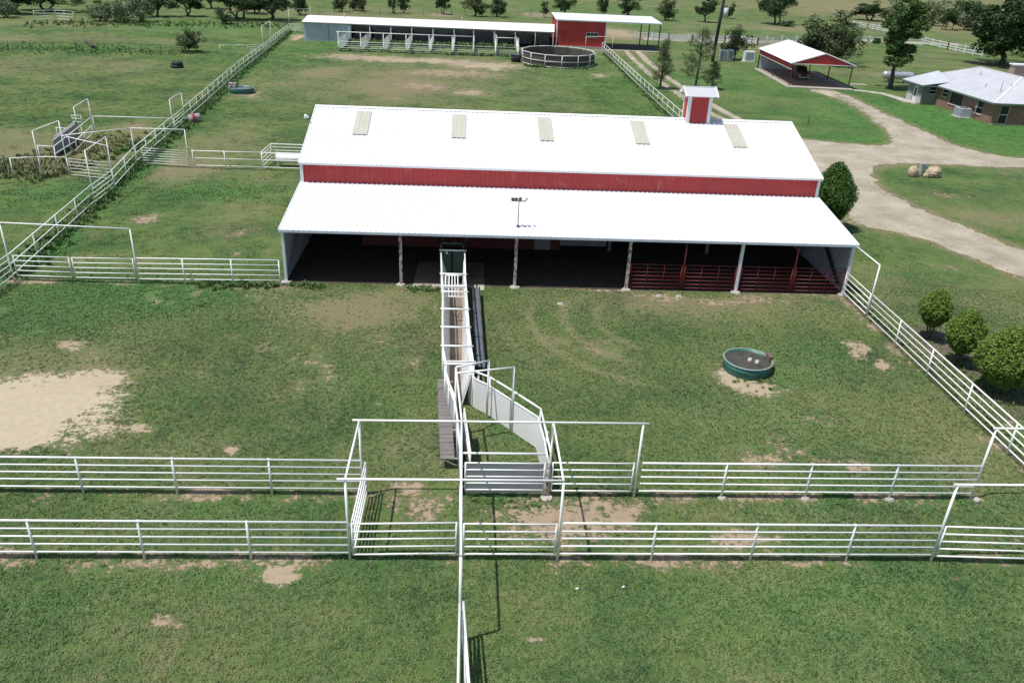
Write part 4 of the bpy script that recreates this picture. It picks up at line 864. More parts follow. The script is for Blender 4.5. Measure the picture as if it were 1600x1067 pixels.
for (px_, lab) in (((11.00, 41.71), 'pale flat rock at the foot of the red gates, left of two'), ((12.19, 41.69), 'pale flat rock at the foot of the red gates, right of two'), ((5.19, 40.23), 'small pale rock in the grass in front of the barn')):
    g = random.Random(int(px_[0]*10)); n = 9; q = [(px_[0]+math.cos(2*PI*k/n)*.2*g.uniform(.7, 1.3), px_[1]+math.sin(2*PI*k/n)*.14*g.uniform(.7, 1.3)) for k in range(n)]
    o = MB().add([(a, b, 0) for a, b in q]+[(px_[0]+(a-px_[0])*.6, px_[1]+(b-px_[1])*.6, .10) for a, b in q], [(k, (k+1) % n, n+(k+1) % n, n+k) for k in range(n)]+[tuple(range(n, 2*n))]).build('rock', CONC); tag(o, lab, 'rock')
for (px_, lab) in (((3.55, 18.43), 'small white scrap lying in the foreground grass, larger of two'), ((5.01, 18.51), 'small white scrap lying in the foreground grass, smaller of two')):
    o = MB().beam((px_[0]-.04, px_[1], .05), (px_[0]+.04, px_[1]+.03, .06), .05, .03).build('litter', TRIMW); tag(o, lab, 'litter')
w_ = Vector((53.41, 7.13)); MB().tube((-10.5, w_.x, w_.y), (-10.75, w_.x-.1, w_.y+.05), .06, .16, 12).build('wall_light', TRIMW, barn)
# ------------------------------------------------------------------ far shed with pens
sh = thing('stall_shed', 'long low white-roofed stall shed with a closed pale blue left end', 'shed', (-31, 160, 0))
def sy(x): return 160.3+(x+31.3)*.075
E0 = (-31.6, sy(-31.6)-.3, 3.30); E1 = (15.9, sy(15.9)-.3, 2.98)
MB().slab([E0, E1, (E1[0]+.6, E1[1]+7, 3.85), (E0[0], E0[1]+6.6, 3.98)], .14).build('roof', SHROOF, sh)
MB().slab([(E0[0], E0[1]-.02, 3.14), (E1[0], E1[1]-.02, 2.82), (E1[0], E1[1]-.02, 3.0), (E0[0], E0[1]-.02, 3.32)], .05).build('fascia', FASC if 0 else GSTEEL, sh)
ribbed((-31.3, sy(-31.3)), (-22.6, sy(-22.6)), 0, 3.25, (0, -1), .6, .05, .08).build('front_wall', BLUEG, sh)
ribbed((-31.3, sy(-31.3)), (-31.3, sy(-31.3)+6.4), 0, 3.3, (-1, 0), .6, .05, .08).build('side_wall', BLUEG, sh)
ribbed((-31.3, sy(-31.3)+6.4), (16, sy(16)+6.4), 0, 3.3, (0, 1), .8, .05, .08).build('back_wall', GALV, sh)
MB().box((-26.9, sy(-27)-.09, .05), (-26.78, sy(-27)-.01, 3.0)).build('door_track', GSTEEL, sh)
for x in (-24.5, -2.0): tube_obj('vent_pipe', (x, sy(x)+5, 3.5), (x, sy(x)+5, 4.7), .07, GALV, sh)
sheet('shed_floor', [(-31, sy(-31)+.1), (15.8, sy(16)+.1), (15.8, sy(16)+6.2), (-31, sy(-31)+6.2)], .01, SOIL, kind='structure')
FX = [-23.0, -19.2, -15.3, -11.4, -7.4, -3.4, .3, 4.25, 8.3]
def py_(x): return 147.2+(x+23)*.035
for x in FX+[12.2, 15.7]:
    tube_obj('post', (x, sy(x)-.1, 0), (x, sy(x)-.1, 3.05), .09, TRIMW, sh)
    MB().box((x-.05, sy(x), 0.02), (x+.05, sy(x)+6.2, 1.8)).build('stall_divider', DARKIN, sh)
fence('white pipe fence along the front of the stall pens', [(FX[0], py_(FX[0])), (FX[-1], py_(FX[-1]))], [.2, .55, .9, 1.2, 1.55], posts=[(x, py_(x)) for x in FX], m=PIPEFAR, rr=.03, toprr=.05, pr=.07)
LABD = ['leftmost', 'second from left', 'third from left', 'fourth from left', 'fifth from left', 'sixth from left', 'seventh from left', 'eighth from left', 'rightmost']
for x, l in zip(FX, LABD):
    fence('white pipe divider between the stall pens, %s, reaching back to the shed' % l, [(x, py_(x)+.1), (x+.2, sy(x)-.3)], [.3, .58, .86, 1.14, 1.42, 1.70, 1.98], ph=2.02, m=PIPEFAR, group='dividers of the stall pens', step=6, rr=.05)
frame('long white pipe frame standing over the front of the stall pens', [(x, py_(x)+.15, 3.1) for x in FX[:7]], [((FX[0]-.3, py_(-23)+.15, 3.1), (FX[6]+.1, py_(0)+.15, 3.1))], m=PIPEFAR, r=.07, rb=.07)
frame('short white pipe frame over the right-hand stall pen', [(4.4, py_(4)+.15, 3.1), (8.2, py_(8)+.15, 3.1)], [((4.4, py_(4)+.15, 3.1), (8.2, py_(8)+.15, 3.1)), ((4.4, py_(4)+.15, 3.1), (4.3, py_(4)+6, 3.1))], m=PIPEFAR, r=.06, rb=.06)

# red building with canopy
rb = thing('red_shed', 'red metal building with a white roof running on as an open canopy', 'building', (21, 166, 0))
RX0, RX1, RXE = 16.6, 26.2, 37.2; RY0, RY1 = 166.0, 176.5
MB().slab([(RX0-.3, RY0-.5, 5.16), (RXE, RY0-.5, 5.16), (RXE, RY1+.3, 5.62), (RX0-.3, RY1+.3, 5.62)], .16).build('roof', ROOF, rb)
MB().slab([(RX0-.3, RY0-.52, 4.95), (RXE, RY0-.52, 4.95), (RXE, RY0-.52, 5.17), (RX0-.3, RY0-.52, 5.17)], .05).build('fascia', simple('grey_white_fascia', (.55, .60, .63), None, .5, 1), rb)
ribbed((RX0, RY0), (RX1, RY0), .35, 5.0, (0, -1), .5, .05, .07).build('front_wall', RED, rb)
ribbed((RX0, RY0), (RX0, RY1), .35, lambda u: 5.02+u*.042, (-1, 0), .5, .05, .07).build('side_wall', RED, rb)
ribbed((RX1, RY0), (RX1, RY1), .35, lambda u: 5.02+u*.042, (1, 0), .5, .05, .07).build('side_wall', RED, rb)
ribbed((RX0, RY1), (RX1, RY1), .35, 5.4, (0, 1), .5, .05, .07).build('back_wall', RED, rb)
MB().box((RX0-.1, RY0-.15, 0), (RX1+.1, RY1+.1, .36)).build('plinth', CONC, rb)
for x in (RX0-.12, RX1-.08): MB().box((x, RY0-.10, .36), (x+.22, RY0+.02, 5.0)).build('corner_trim', TRIMW, rb)
w = MB().box((22.4, RY0-.12, 2.0), (24.7, RY0-.02, 3.0)).build('window', TRIMW, rb)
for k in range(3):
    MB().box((22.47+k*.75, RY0-.14, 2.07), (23.15+k*.75, RY0-.115, 2.93)).build('pane', GLASS, w)
for x, y in ((36.9, RY0-.2), (35.2, RY1-.2), (36.9, RY1-.2)): tube_obj('post', (x, y, 0), (x, y, 5.1), .12, DSTEEL, rb)
frame('white pipe arch in front of the red building window', [(22.33, 165.10, 2.30), (27.38, 163.63, 2.63)], [((22.33, 165.10, 2.30), (27.38, 163.63, 2.63))], m=PIPEFAR)
gate('white pipe gate between the round pen and the far end of the right-hand fence', (21.20, 149.30), (24.59, 150.31), 1.5, n=2, low=.3, m=PIPEFAR)
fence('three-rail white pipe fence running from the red building down to the barn', [(25.3, 163), (24.3, 118), (23.6, 64)], [.32, .95, 1.6], m=PIPEFAR, rr=.035, toprr=.045)
cq = (19.15, 7.07)
frame('white pipe arch behind the barn ridge right of the cupola', [(23.6, 64.5, 3.2), (cq[0], 64.5, 3.2)], [((23.6, 64.5, 3.2), (cq[0], 64.5, 3.2))])
sheet('canopy_shade_sheet', [(26.4, 165.9), (37.6, 165.9), (38.0, 177), (26.4, 177)], .012, simple('painted_canopy_shade', (.085, .08, .075), (.05, .047, .045), .95, 2), kind='structure')  # dark sheet painted in for the shadow below the canopy
sheet('canopy_apron', [(26.4, 164.9), (37.6, 164.9), (37.6, 165.9), (26.4, 165.9)], .014, CONC, kind='structure')
# round pen
rp = thing('round_pen', 'round pen of white pipe with dark wooden panels beside the red building', 'round pen', (14.6, 142.3, 0))
cxp, cyp, rpr = 14.7, 142.6, 6.25; NS = 14
PANEL = simple('dark_board', (.115, .095, .085), (.075, .062, .055), .9, 1.5)
for k in range(NS):
    a = 2*PI*(k+.5)/NS; b = 2*PI*(k+1.5)/NS; p = (cxp+math.cos(a)*rpr, cyp+math.sin(a)*rpr*1.12); q = (cxp+math.cos(b)*rpr, cyp+math.sin(b)*rpr*1.12)
    tube_obj('post', (*p, 0), (*p, 2.0), .07, PIPEFAR, rp)
    for z in (.12, .95, 1.95): tube_obj('rail', (*p, z), (*q, z), .06, PIPEFAR, rp)
    MB().slab([(p[0]*.99+cxp*.01, p[1]*.99+cyp*.01, .1), (q[0]*.99+cxp*.01, q[1]*.99+cyp*.01, .1), (q[0]*.99+cxp*.01, q[1]*.99+cyp*.01, 1.8), (p[0]*.99+cxp*.01, p[1]*.99+cyp*.01, 1.8)], .05).build('panel', PANEL, rp)
    for j in range(1, 5):
        f = j/5; x, y = p[0]+(q[0]-p[0])*f, p[1]+(q[1]-p[1])*f; x += (x-cxp)*.006; y += (y-cyp)*.006
        MB().box((x-.03, y-.03, .15), (x+.03, y+.03, 1.85)).build('stave', WOODG, rp)

# ------------------------------------------------------------------ carport with vehicle
cpx = thing('carport', 'open carport with a white gable roof, red gables and a concrete slab', 'carport', (0, 0, 0))
A_ = math.radians(-4.0)
def cpt(u, v, z=0):   # local metres (u across, v back) from front-left slab corner
    return (48.9+u*math.cos(A_)-v*math.sin(A_), 125.4+u*math.sin(A_)+v*math.cos(A_), z)
def c2w(u, v): return cpt(u, v)[:2]
CW, CL = 9.2, 19.3; DBRN = simple('dark_brown_steel', (.07, .045, .04), None, .6, 2)
sl_ = MB().slab([cpt(-.5, -1.2, .14), cpt(CW+.4, -1.2, .14), cpt(CW+.4, CL+.2, .14), cpt(-.5, CL+.2, .14)], .16); sl_.build('slab', CONC, cpx)
MB().slab([cpt(0, -.0, .146), cpt(CW, -.0, .146), cpt(CW, CL, .146), cpt(0, CL, .146)], .003).build('floor', SLAB, cpx)
EZ, RZ = 3.55, 5.05
for s in (0, 1):
    q = [cpt(-.4, -.4, EZ-.12), cpt(CW/2, -.4, RZ), cpt(CW/2, CL+.3, RZ), cpt(-.4, CL+.3, EZ-.12)] if s == 0 else [cpt(CW/2, -.4, RZ), cpt(CW+.4, -.4, EZ-.12), cpt(CW+.4, CL+.3, EZ-.12), cpt(CW/2, CL+.3, RZ)]
    MB().slab(q, .05).build('roof', ROOF, cpx)
for v in (-.25, CL+.1):
    MB().slab([cpt(0, v, EZ-.1), cpt(CW, v, EZ-.1), cpt(CW, v, EZ-.02), cpt(CW/2, v, RZ-.08), cpt(0, v, EZ-.02)], .05).build('gable', RED, cpx)
    k = 22
    for i in range(1, k):
        u = CW*i/k; zt = RZ-.12-abs(u-CW/2)*(RZ-EZ)/(CW/2); MB().beam(cpt(u, v-.04, EZ-.08), cpt(u, v-.04, max(zt, EZ-.02)), .05, .05).build('rib', RED, cpx)
    MB().beam(cpt(-.1, v-.05, EZ-.14), cpt(CW+.1, v-.05, EZ-.14), .06, .1).build('trim', TRIMW, cpx)
    for s in (0, 1):
        MB().beam(cpt(-.4+s*(CW+.8), v-.06, EZ-.14), cpt(CW/2, v-.06, RZ-.02), .06, .16).build('trim', TRIMW, cpx)
ribbed(c2w(-.05, -.2), c2w(-.05, CL), 2.55, EZ-.1, (-1, 0), .5, .05, .07).build('side_fascia', RED, cpx)
MB().beam(cpt(-.08, -.2, 2.52), cpt(-.08, CL, 2.52), .05, .08).build('trim', TRIMW, cpx)
for u in (0.0, CW-.1):
    for v in (0, CL/2 if u > 1 else CL, CL): MB().beam(cpt(u, v, .14), cpt(u, v, EZ-.15), .14, .14).build('post', DBRN, cpx)
MB().beam(cpt(0, 9.5, .14), cpt(0, 9.5, 1.2), .14, .14).build('bollard', DBRN, cpx)
MB().slab([cpt(.2, CL-.1, .15), cpt(5.2, CL-.1, .15), cpt(5.2, CL-.1, 2.4), cpt(.2, CL-.1, 2.4)], .06).build('windbreak', GALV, cpx)
# parked truck in the shade
tk = thing('parked_truck', 'dark red pickup truck with a white front plate parked under the carport', 'truck', (0, 0, 0))
CARP = simple('dark_red_car_paint', (.10, .012, .012), None, .3, 1)
u0, v0 = 3.4, 7.2
def hexa(pr, ua, ub, m, name, par=tk):
    mb = MB(); n = len(pr); vs = [cpt(u0+ua, v0+v, z) for v, z in pr]+[cpt(u0+ub, v0+v, z) for v, z in pr]
    mb.add(vs, [tuple(range(n)), tuple(reversed(range(n, 2*n)))]+[(i, n+i, n+(i+1) % n, (i+1) % n) for i in range(n)]); return mb.build(name, m, par)
hexa([(0, .55), (0, 1.0), (.15, 1.22), (1.5, 1.32), (5.5, 1.30), (5.5, .55)], 0, 1.95, CARP, 'body')
hexa([(1.35, 1.31), (2.05, 1.95), (3.5, 1.97), (3.9, 1.31)], .10, 1.85, CARP, 'cab')
hexa([(1.42, 1.36), (2.0, 1.90), (1.96, 1.90), (1.36, 1.36)], .2, 1.75, GLASS, 'windscreen')
hexa([(-.03, .62), (-.03, .95), (.02, .95), (.02, .62)], .5, 1.45, DSTEEL, 'grille'); hexa([(-.12, .42), (-.12, .6), (.05, .6), (.05, .42)], .02, 1.93, ALUM, 'bumper')
hexa([(-.14, .45), (-.14, .6), (-.12, .6), (-.12, .45)], .78, 1.17, TRIMW, 'number_plate')
for ua in (.12, 1.5): hexa([(-.04, .78), (-.04, .98), (.02, .98), (.02, .78)], ua, ua+.33, ALUM, 'headlight')
for ua in (0, 1.75):
    for v in (1.0, 4.3):
        wv = MB().tube(cpt(u0+ua, v0+v, .52), cpt(u0+ua+.22, v0+v, .52), .38, n=16).build('wheel', BLACK, tk); MB().tube(cpt(u0+ua-.01, v0+v, .52), cpt(u0+ua+.23, v0+v, .52), .2, n=12).build('rim', ALUM, wv)
# heat pump next to carport
hp = (51.59, 153.83); t = thing('air_conditioner', 'large white boxed air unit on a pad left of the carport', 'air conditioner', (*hp, 0))
MB().box((hp[0]-.9, hp[1], .15), (hp[0]+.95, hp[1]+1.2, 1.9)).build('cabinet', TRIMW, t); MB().box((hp[0]-.7, hp[1]-.02, .35), (hp[0]+.75, hp[1]+.02, 1.7)).build('grille', GSTEEL, t); MB().box((hp[0]-1.1, hp[1]-.3, 0), (hp[0]+1.2, hp[1]+1.5, .15)).build('pad', CONC, t)
for k in range(5): MB().box((hp[0]-.68, hp[1]-.04, .45+k*.25), (hp[0]+.73, hp[1]-.02, .5+k*.25)).build('louvre', TRIMW, t)

# utility pole, meter boxes
up_ = (44.61, 153.58); dz = 16.5
t = thing('utility_pole', 'tall dark wooden utility pole with a grey transformer', 'utility pole', (*up_, 0))
MB().tube((*up_, 0), (up_[0]+.75, up_[1]+.1, dz), .32, .26, 10).build('pole', simple('creosote_wood', (.045, .04, .037), None, .9, 3), t)
MB().tube((up_[0]+1.1, up_[1]-.25, 7.5), (up_[0]+1.1, up_[1]-.25, 9.2), .42, n=14).build('transformer', GALV, t)
MB().beam((up_[0]+.3, up_[1]-.1, 8.8), (up_[0]+1.1, up_[1]-.2, 8.8), .12, .12).build('bracket', GSTEEL, t)
MB().box((up_[0]-.45, up_[1]-.5, 1.0), (up_[0]-.1, up_[1]-.2, 2.0)).build('meter_box', GALV, t)
MB().beam((up_[0]-.6, up_[1]+.1, dz-.9), (up_[0]+2.2, up_[1]+.1, dz-.9), .12, .12).build('crossarm', DSTEEL, t)
tube_obj('cable', (up_[0]+.75, up_[1], dz-.5), (170, 168, 15), .03, BLACK, t)
g = (46.85, 154.24)
for k, (dx, lab) in enumerate(((-.2, 'grey-blue steel cabinet standing beside the utility pole, left one'), (1.1, 'grey-blue steel cabinet standing beside the utility pole, right one'))):
    t = thing('electric_cabinet', lab, 'cabinet', (g[0]+dx, g[1], 0), 'cabinets by the utility pole')
    MB().box((g[0]+dx-.55, g[1]-.3, .15), (g[0]+dx+.55, g[1]+.5, 1.95+.15*k)).build('case', BLUEG, t); MB().box((g[0]+dx-.45, g[1]-.33, .3), (g[0]+dx+.45, g[1]-.29, 1.8)).build('door', GSTEEL, t)
for k, (bx, tx, lab) in enumerate(((1076, 1078, 'left white bent standpipe beside the utility pole'), (1087, 1084, 'middle white bent standpipe beside the utility pole'), (1113, 1110, 'right white bent standpipe beside the utility pole'))):
    q = [(47.01, 172.26), (48.29, 170.49), (45.70, 157.58)][k]
    t = thing('standpipe', lab, 'pipe', (*q, 0), 'white standpipes'); tube_obj('riser', (*q, 0), (*q, 2.0), .08, PIPEFAR, t); tube_obj('arm', (*q, 2.0), (q[0]-1.2, q[1], 2.5), .07, PIPEFAR, t)

# far vinyl fences
def vinyl(label, pts, step=4.6, h=1.45):
    t = thing('board_fence', label, 'fence', (pts[0][0], pts[0][1], 0), 'white board fences')
    P = [Vector((*p, 0)) for p in pts]
    for a, b in zip(P, P[1:]):
        L = (b-a).length; k = max(1, round(L/step))
        for j in range(k+1):
            p = a+(b-a)*j/k; MB().box((p.x-.11, p.y-.11, 0), (p.x+.11, p.y+.11, h+.15)).build('post', TRIMW, t)
        for z in (.35, .85, h-.12): MB().beam((a.x, a.y, z), (b.x, b.y, z), .05, .15).build('board', TRIMW, t)
    return t
vinyl('nearer white board fence between the canopy and the carport', [(40.01, 186.59), (48.80, 185.94), (56.82, 188.19), (63.44, 185.48), (74.95, 190.13)])
vinyl('far white board fence along the lane behind the carport', [(36.63, 189.29), (43.94, 188.04), (53.34, 188.87), (63.56, 189.96), (92.66, 203.17), (109.19, 200.76)])
vinyl('short white board fence left of the tall pecan tree', [(115.91, 255.66), (117.04, 247.99), (117.67, 235.07)], 3.5)
vinyl('white board fence descending to the house behind the tall tree', [(111.73, 204.39), (111.81, 193.82), (112.72, 181.09)], 3.6, 1.6)
# wire fences
def wire(label, pts, step, h=1.3, m=DSTEEL, nw=4, pr=.05):
    t = thing('wire_fence', label, 'fence', (pts[0][0], pts[0][1], 0), 'wire fences'); P = [Vector((*p, 0)) for p in pts]; rn = random.Random(len(label))
    for a, b in zip(P, P[1:]):
        L = (b-a).length; k = max(1, round(L/step))
        for j in range(k+1):
            p = a+(b-a)*j/k; tube_obj('post', (p.x, p.y, 0), (p.x+rn.uniform(-.12, .12), p.y, h*rn.uniform(.85, 1.15)), pr, m, t, 6)
        for i in range(nw): tube_obj('wire', (a.x, a.y, h*(i+.6)/nw), (b.x, b.y, h*(i+.6)/nw), .012, m, t, 4)
wire('old wire fence on thin posts crossing the left pasture', [(-77.81, 132.36), (-61.61, 134.44), (-46.01, 136.19)], 3.4)
wire('wire fence far behind the long stall shed', [(-38.89, 219.77), (20.29, 242.24)], 4, 1.5)
wire('wire fence in front of the far left brush line', [(-81.69, 180.26), (-38.60, 180.91)], 5)
wire('rusty wire fence across the weeds left of the working pens', [(-38.84, 63.72), (-33.87, 63.53)], 2.2, 1.2)
wire('thin wire fence across the far field at the top right', [(21.06, 230.04), (150.21, 297.86)], 8, 1.2)
gate('far white pipe gate in the left brush line, left half', (-87.65, 175.88), (-84.83, 178.73), 1.9, n=4, m=PIPEFAR, r=.05, mids=1); gate('far white pipe gate in the left brush line, right half', (-84.83, 178.73), (-80.71, 177.72), 1.9, n=4, m=PIPEFAR, r=.05, mids=1)
o = MB().tube((*(40.28, 95.11), 0), (*(40.28, 95.11), 1.3), .04).build('stake', DSTEEL); tag(o, 'thin dark stake standing in the lawn right of the barn ridge', 'stake')

# yard monument: rocks with a grey tilted board
g = (42.16, 71.65)
def rock(c, r, seed, label, sz=(1, 1, 1)):
    rg = random.Random(seed); V = []; F = []; nu, nv = 12, 8
    for j in range(nv+1):
        th = PI*j/nv
        for i in range(nu):
            ph = 2*PI*i/nu; k = 1+.28*(vnoise(np.array(math.cos(ph)*1.6+seed), np.array(math.sin(ph)*1.6+th*1.3), seed)-.5)*1.6
            V.append((c[0]+math.sin(th)*math.cos(ph)*r*k*sz[0], c[1]+math.sin(th)*math.sin(ph)*r*k*sz[1], max(0, r*.62*sz[2]+math.cos(th)*r*k*sz[2])))
    for j in range(nv):
        for i in range(nu): F.append((j*nu+i, (j+1)*nu+i, (j+1)*nu+(i+1) % nu, j*nu+(i+1) % nu))
    o = MB().add(V, F).build('rock', ROCK); tag(o, label, 'rock', 'rocks round the yard marker'); return o
rock((g[0]-.85, g[1]), .52, 3, 'large pale rock left of the grey metal stand', (1, .9, 1.1)); rock((g[0]+1.0, g[1]-.05), .62, 5, 'largest tan rock right of the grey metal stand', (1.25, .9, 1.0)); rock((g[0]+.15, g[1]-.35), .25, 8, 'small rock in front of the grey metal stand')
t = thing('hand_pump', 'grey metal pump stand between the tan yard rocks', 'pump', (*g, 0))
MB().slab([(g[0]-.50, g[1]-.1, 0), (g[0]-.30, g[1]-.1, 0), (g[0]-.05, g[1]+.05, 1.25), (g[0]-.35, g[1]+.05, 1.25)], .1).build('board', GALV, t)
MB().beam((g[0]-.3, g[1], 1.2), (g[0]+.35, g[1]+.1, .95), .25, .12).build('head', GALV, t); MB().beam((g[0]+.05, g[1], .1), (g[0]+.05, g[1], 1.0), .12, .12).build('body', GSTEEL, t); MB().beam((g[0]+.25, g[1], .95), (g[0]+.38, g[1], .25), .06, .06).build('handle', DSTEEL, t)
# propane tank
q0, q1 = (68.04, 132.76), (71.23, 133.52)
t = thing('propane_tank', 'long silver propane tank lying behind the tall tree', 'tank', (*q0, 0))
a = Vector((q0[0]+.3, q0[1]+2.0, 1.1)); b = Vector((q0[0]+4.6, q0[1]+1.6, 1.1)); d = (b-a).normalized()
mb = MB().tube(a, b, .62, n=18, caps=False)
for (c, s) in ((a, -1), (b, 1)):
    pr = [(.62, 0), (.55, .2), (.38, .36), (.05, .46)]
    for (r0, o0), (r1, o1_) in zip(pr, pr[1:]): mb.tube(c+d*s*o0, c+d*s*o1_, r0, r1, 18, caps=False)
mb.build('shell', ALUM, t); MB().tube(a*.5+b*.5+Vector((0, 0, .6)), a*.5+b*.5+Vector((0, 0, .85)), .2, n=12).build('valve_dome', GSTEEL, t)
for f in (.2, .8):
    p = a+(b-a)*f; MB().box((p.x-.15, p.y-.4, 0), (p.x+.15, p.y+.4, .55)).build('saddle', CONC, t)
g = (62.10, 130.05); o = MB().box((g[0]-1.4, g[1]-.5, 0), (g[0]+1.2, g[1]+.5, .1)).build('concrete_slab', CONC); tag(o, 'small pale concrete slab in the lawn right of the carport', 'slab')

# ------------------------------------------------------------------ house
hs = thing('house', 'low brick ranch house with a pale hipped metal roof and a sage green wing', 'house', (65.5, 99.4, 0))
HX, HY, HX2, HY2 = 65.5, 99.5, 79.5, 119.5
def brickwall(a, b, z0, z1, holes, nrm, name='brick_wall', m=BRICK, mortar=True):
    """vertical wall a->b with rectangular openings (u0,u1,z0,z1); uv in metres"""
    a = Vector((*a, 0)); b = Vector((*b, 0)); d = (b-a); L = d.length; d.normalize(); n = Vector((*nrm, 0))
    us = sorted({0, L}|{h[0] for h in holes}|{h[1] for h in holes}); zs = sorted({z0, z1}|{h[2] for h in holes}|{h[3] for h in holes})
    V = []; F = []; UV = []
    def quad(ps, uvs): k = len(V); V.extend(ps); F.append((k, k+1, k+2, k+3)); UV.extend(uvs)
    fl = d.cross(Vector((0, 0, 1))).dot(n) < 0
    for i in range(len(us)-1):
        for j in range(len(zs)-1):
            um, zm = (us[i]+us[i+1])/2, (zs[j]+zs[j+1])/2
            if any(h[0] < um < h[1] and h[2] < zm < h[3] for h in holes): continue
            c = [(us[i], zs[j]), (us[i+1], zs[j]), (us[i+1], zs[j+1]), (us[i], zs[j+1])]
            if fl: c = c[::-1]
            quad([tuple(a+d*u+Vector((0, 0, z))) for u, z in c], c)
    for h in holes:
        for (u, z), (u2, z2) in (((h[0], h[2]), (h[0], h[3])), ((h[0], h[3]), (h[1], h[3])), ((h[1], h[3]), (h[1], h[2])), ((h[1], h[2]), (h[0], h[2]))):
            p, q = a+d*u+Vector((0, 0, z)), a+d*u2+Vector((0, 0, z2)); quad([tuple(p), tuple(q), tuple(q-n*.14), tuple(p-n*.14)], [(u, z), (u2, z2), (u2, z2+.14), (u, z+.14)])
    me = bpy.data.meshes.new(name); me.from_pydata(V, [], F); uv = me.uv_layers.new()
    for i, c in enumerate(UV): uv.data[i].uv = c
    me.materials.append(m); return link(name, me, hs)
def window(a, b, h, nrm, split=True):
    a = Vector((*a, 0)); b = Vector((*b, 0)); d = (b-a).normalized(); n = Vector((*nrm, 0))
    def P(u, z, o): return a+d*u+Vector((0, 0, z))+n*o
    u0, u1, z0, z1 = h
    w = MB()
    for (p, q) in (((u0, z0), (u1, z0)), ((u0, z1), (u1, z1)), ((u0, z0), (u0, z1)), ((u1, z0), (u1, z1)))+((((u0, (z0+z1)/2), (u1, (z0+z1)/2)),) if split else ()):
        w.beam(P(*p, -.06), P(*q, -.06), .07, .07)
    wo_ = w.build('window', TRIMW, hs)
    MB().slab([P(u0, z0, -.08), P(u1, z0, -.08), P(u1, z1, -.08), P(u0, z1, -.08)][::(1 if d.cross(Vector((0, 0, 1))).dot(n) > 0 else -1)], .01).build('pane', GLASS, wo_)
    MB().beam(P(u0-.08, z0-.07, .02), P(u1+.08, z0-.07, .02), .12, .09).build('sill', simple('pink_sill', (.55, .42, .36), None, .8, 2), wo_)
# left wall (faces -X) runs from (HX,HY) to (HX,113.1)
lh = [(2.4, 3.9, .75, 2.3), (7.2, 10.3, .85, 2.4), (10.9, 12.4, 1.45, 2.4)]
brickwall((HX, HY), (HX, 113.1), .0, 2.7, lh, (-1, 0))
for h in lh: window((HX, HY), (HX, 113.1), h, (-1, 0), h[1]-h[0] < 2)
fh_ = [(.9, 2.0, .12, 2.3), (4.6, 6.0, .12, 2.2), (8.5, 10.5, .9, 2.2)]
brickwall((HX, HY), (HX2, HY), .0, 2.7, fh_, (0, -1))
for h in fh_: window((HX, HY), (HX2, HY), h, (0, -1), True)
brickwall((HX2, HY), (HX2, HY2), 0, 2.7, [], (1, 0)); brickwall((HX, HY2), (HX2, HY2), 0, 2.7, [], (0, 1))
MB().box((HX-.1, HY-.1, 0), (HX2+.1, HY-.02, .12)).build('plinth', CONC, hs)
# sage wing
GX = 63.35; gy0, gy1 = 113.1, 117.2
brickwall((GX, gy0), (HX+.6, gy0), 0, 2.65, [(.9, 2.0, 1.45, 2.4)], (0, -1), 'siding_wall', GREENW); window((GX, gy0), (HX+.6, gy0), (.9, 2.0, 1.45, 2.4), (0, -1))
brickwall((GX, gy0), (GX, gy1), 0, 2.65, [(1.4, 2.5, .05, 2.2)], (-1, 0), 'siding_wall', GREENW)
dr_ = MB().box((GX+.04, gy0+1.42, .05), (GX+.09, gy0+2.48, 2.2)).build('door', DOORW, hs); MB().box((GX+.02, gy0+1.7, .9), (GX+.035, gy0+2.2, 2.0)).build('pane', GLASS, dr_); MB().box((GX-.02, gy0+1.5, 1.05), (GX+.02, gy0+1.56, 1.12)).build('handle', DSTEEL, dr_)
for y0, y1, z1 in ((gy0+.02, gy0+1.35, 1.3), (gy0+2.55, gy1-.02, 1.3)): MB().box((GX-.03, y0, .05), (GX-.006, y1, z1)).build('wainscot', INNERG, hs)
brickwall((GX, gy1), (HX, gy1), 0, 2.65, [], (0, 1), 'siding_wall', GREENW)
MB().box((GX-1.3, gy0+.6, 0), (GX, gy0+3.2, .1)).build('step', CONC, hs)
# hip roof
ez = 2.68; rz = 5.0; ov = .55; RXc = 72.2
A = (HX-ov, HY-ov, ez); B = (HX2+ov, HY-ov, ez); C = (HX2+ov, HY2+ov, ez); D = (HX-ov, HY2+ov, ez); Rn = (RXc, 106.0, rz); Rf = (RXc, 115.6, rz)
def roofface(poly, nseam, axis_dir, name='roof'):
    o = MB().slab(poly, .09).build(name, GROOF, hs); return o
roofface([A, B, Rn], 0, 0); roofface([B, C, Rf, Rn], 0, 0); roofface([C, D, Rf], 0, 0); roofface([D, A, Rn, Rf], 0, 0)
# standing seams on the visible faces
def seams(poly, n, direc, spacing):
    P = [Vector(p) for p in poly]; nrm = (P[1]-P[0]).cross(P[2]-P[1]).normalized(); dv = Vector(direc); dv = (dv-nrm*dv.dot(nrm)).normalized(); sd = nrm.cross(dv).normalized()
    c0 = min(p.dot(sd) for p in P); c1 = max(p.dot(sd) for p in P); s = c0+spacing*.5; mb = MB()
    while s < c1:
        hits = []
        for a, b in zip(P, P[1:]+P[:1]):
            da, db = a.dot(sd)-s, b.dot(sd)-s
            if (da < 0) != (db < 0): hits.append(a+(b-a)*(da/(da-db)))
        if len(hits) == 2: mb.beam(hits[0]+nrm*.012, hits[1]+nrm*.012, .035, .03)
        s += spacing
    return mb
seams([A, B, Rn], 0, (0, 1, 0), .45).build('seam', GROOF, hs, kind='stuff'); seams([D, A, Rn, Rf], 0, (1, 0, 0), .45).build('seam', GROOF, hs, kind='stuff')
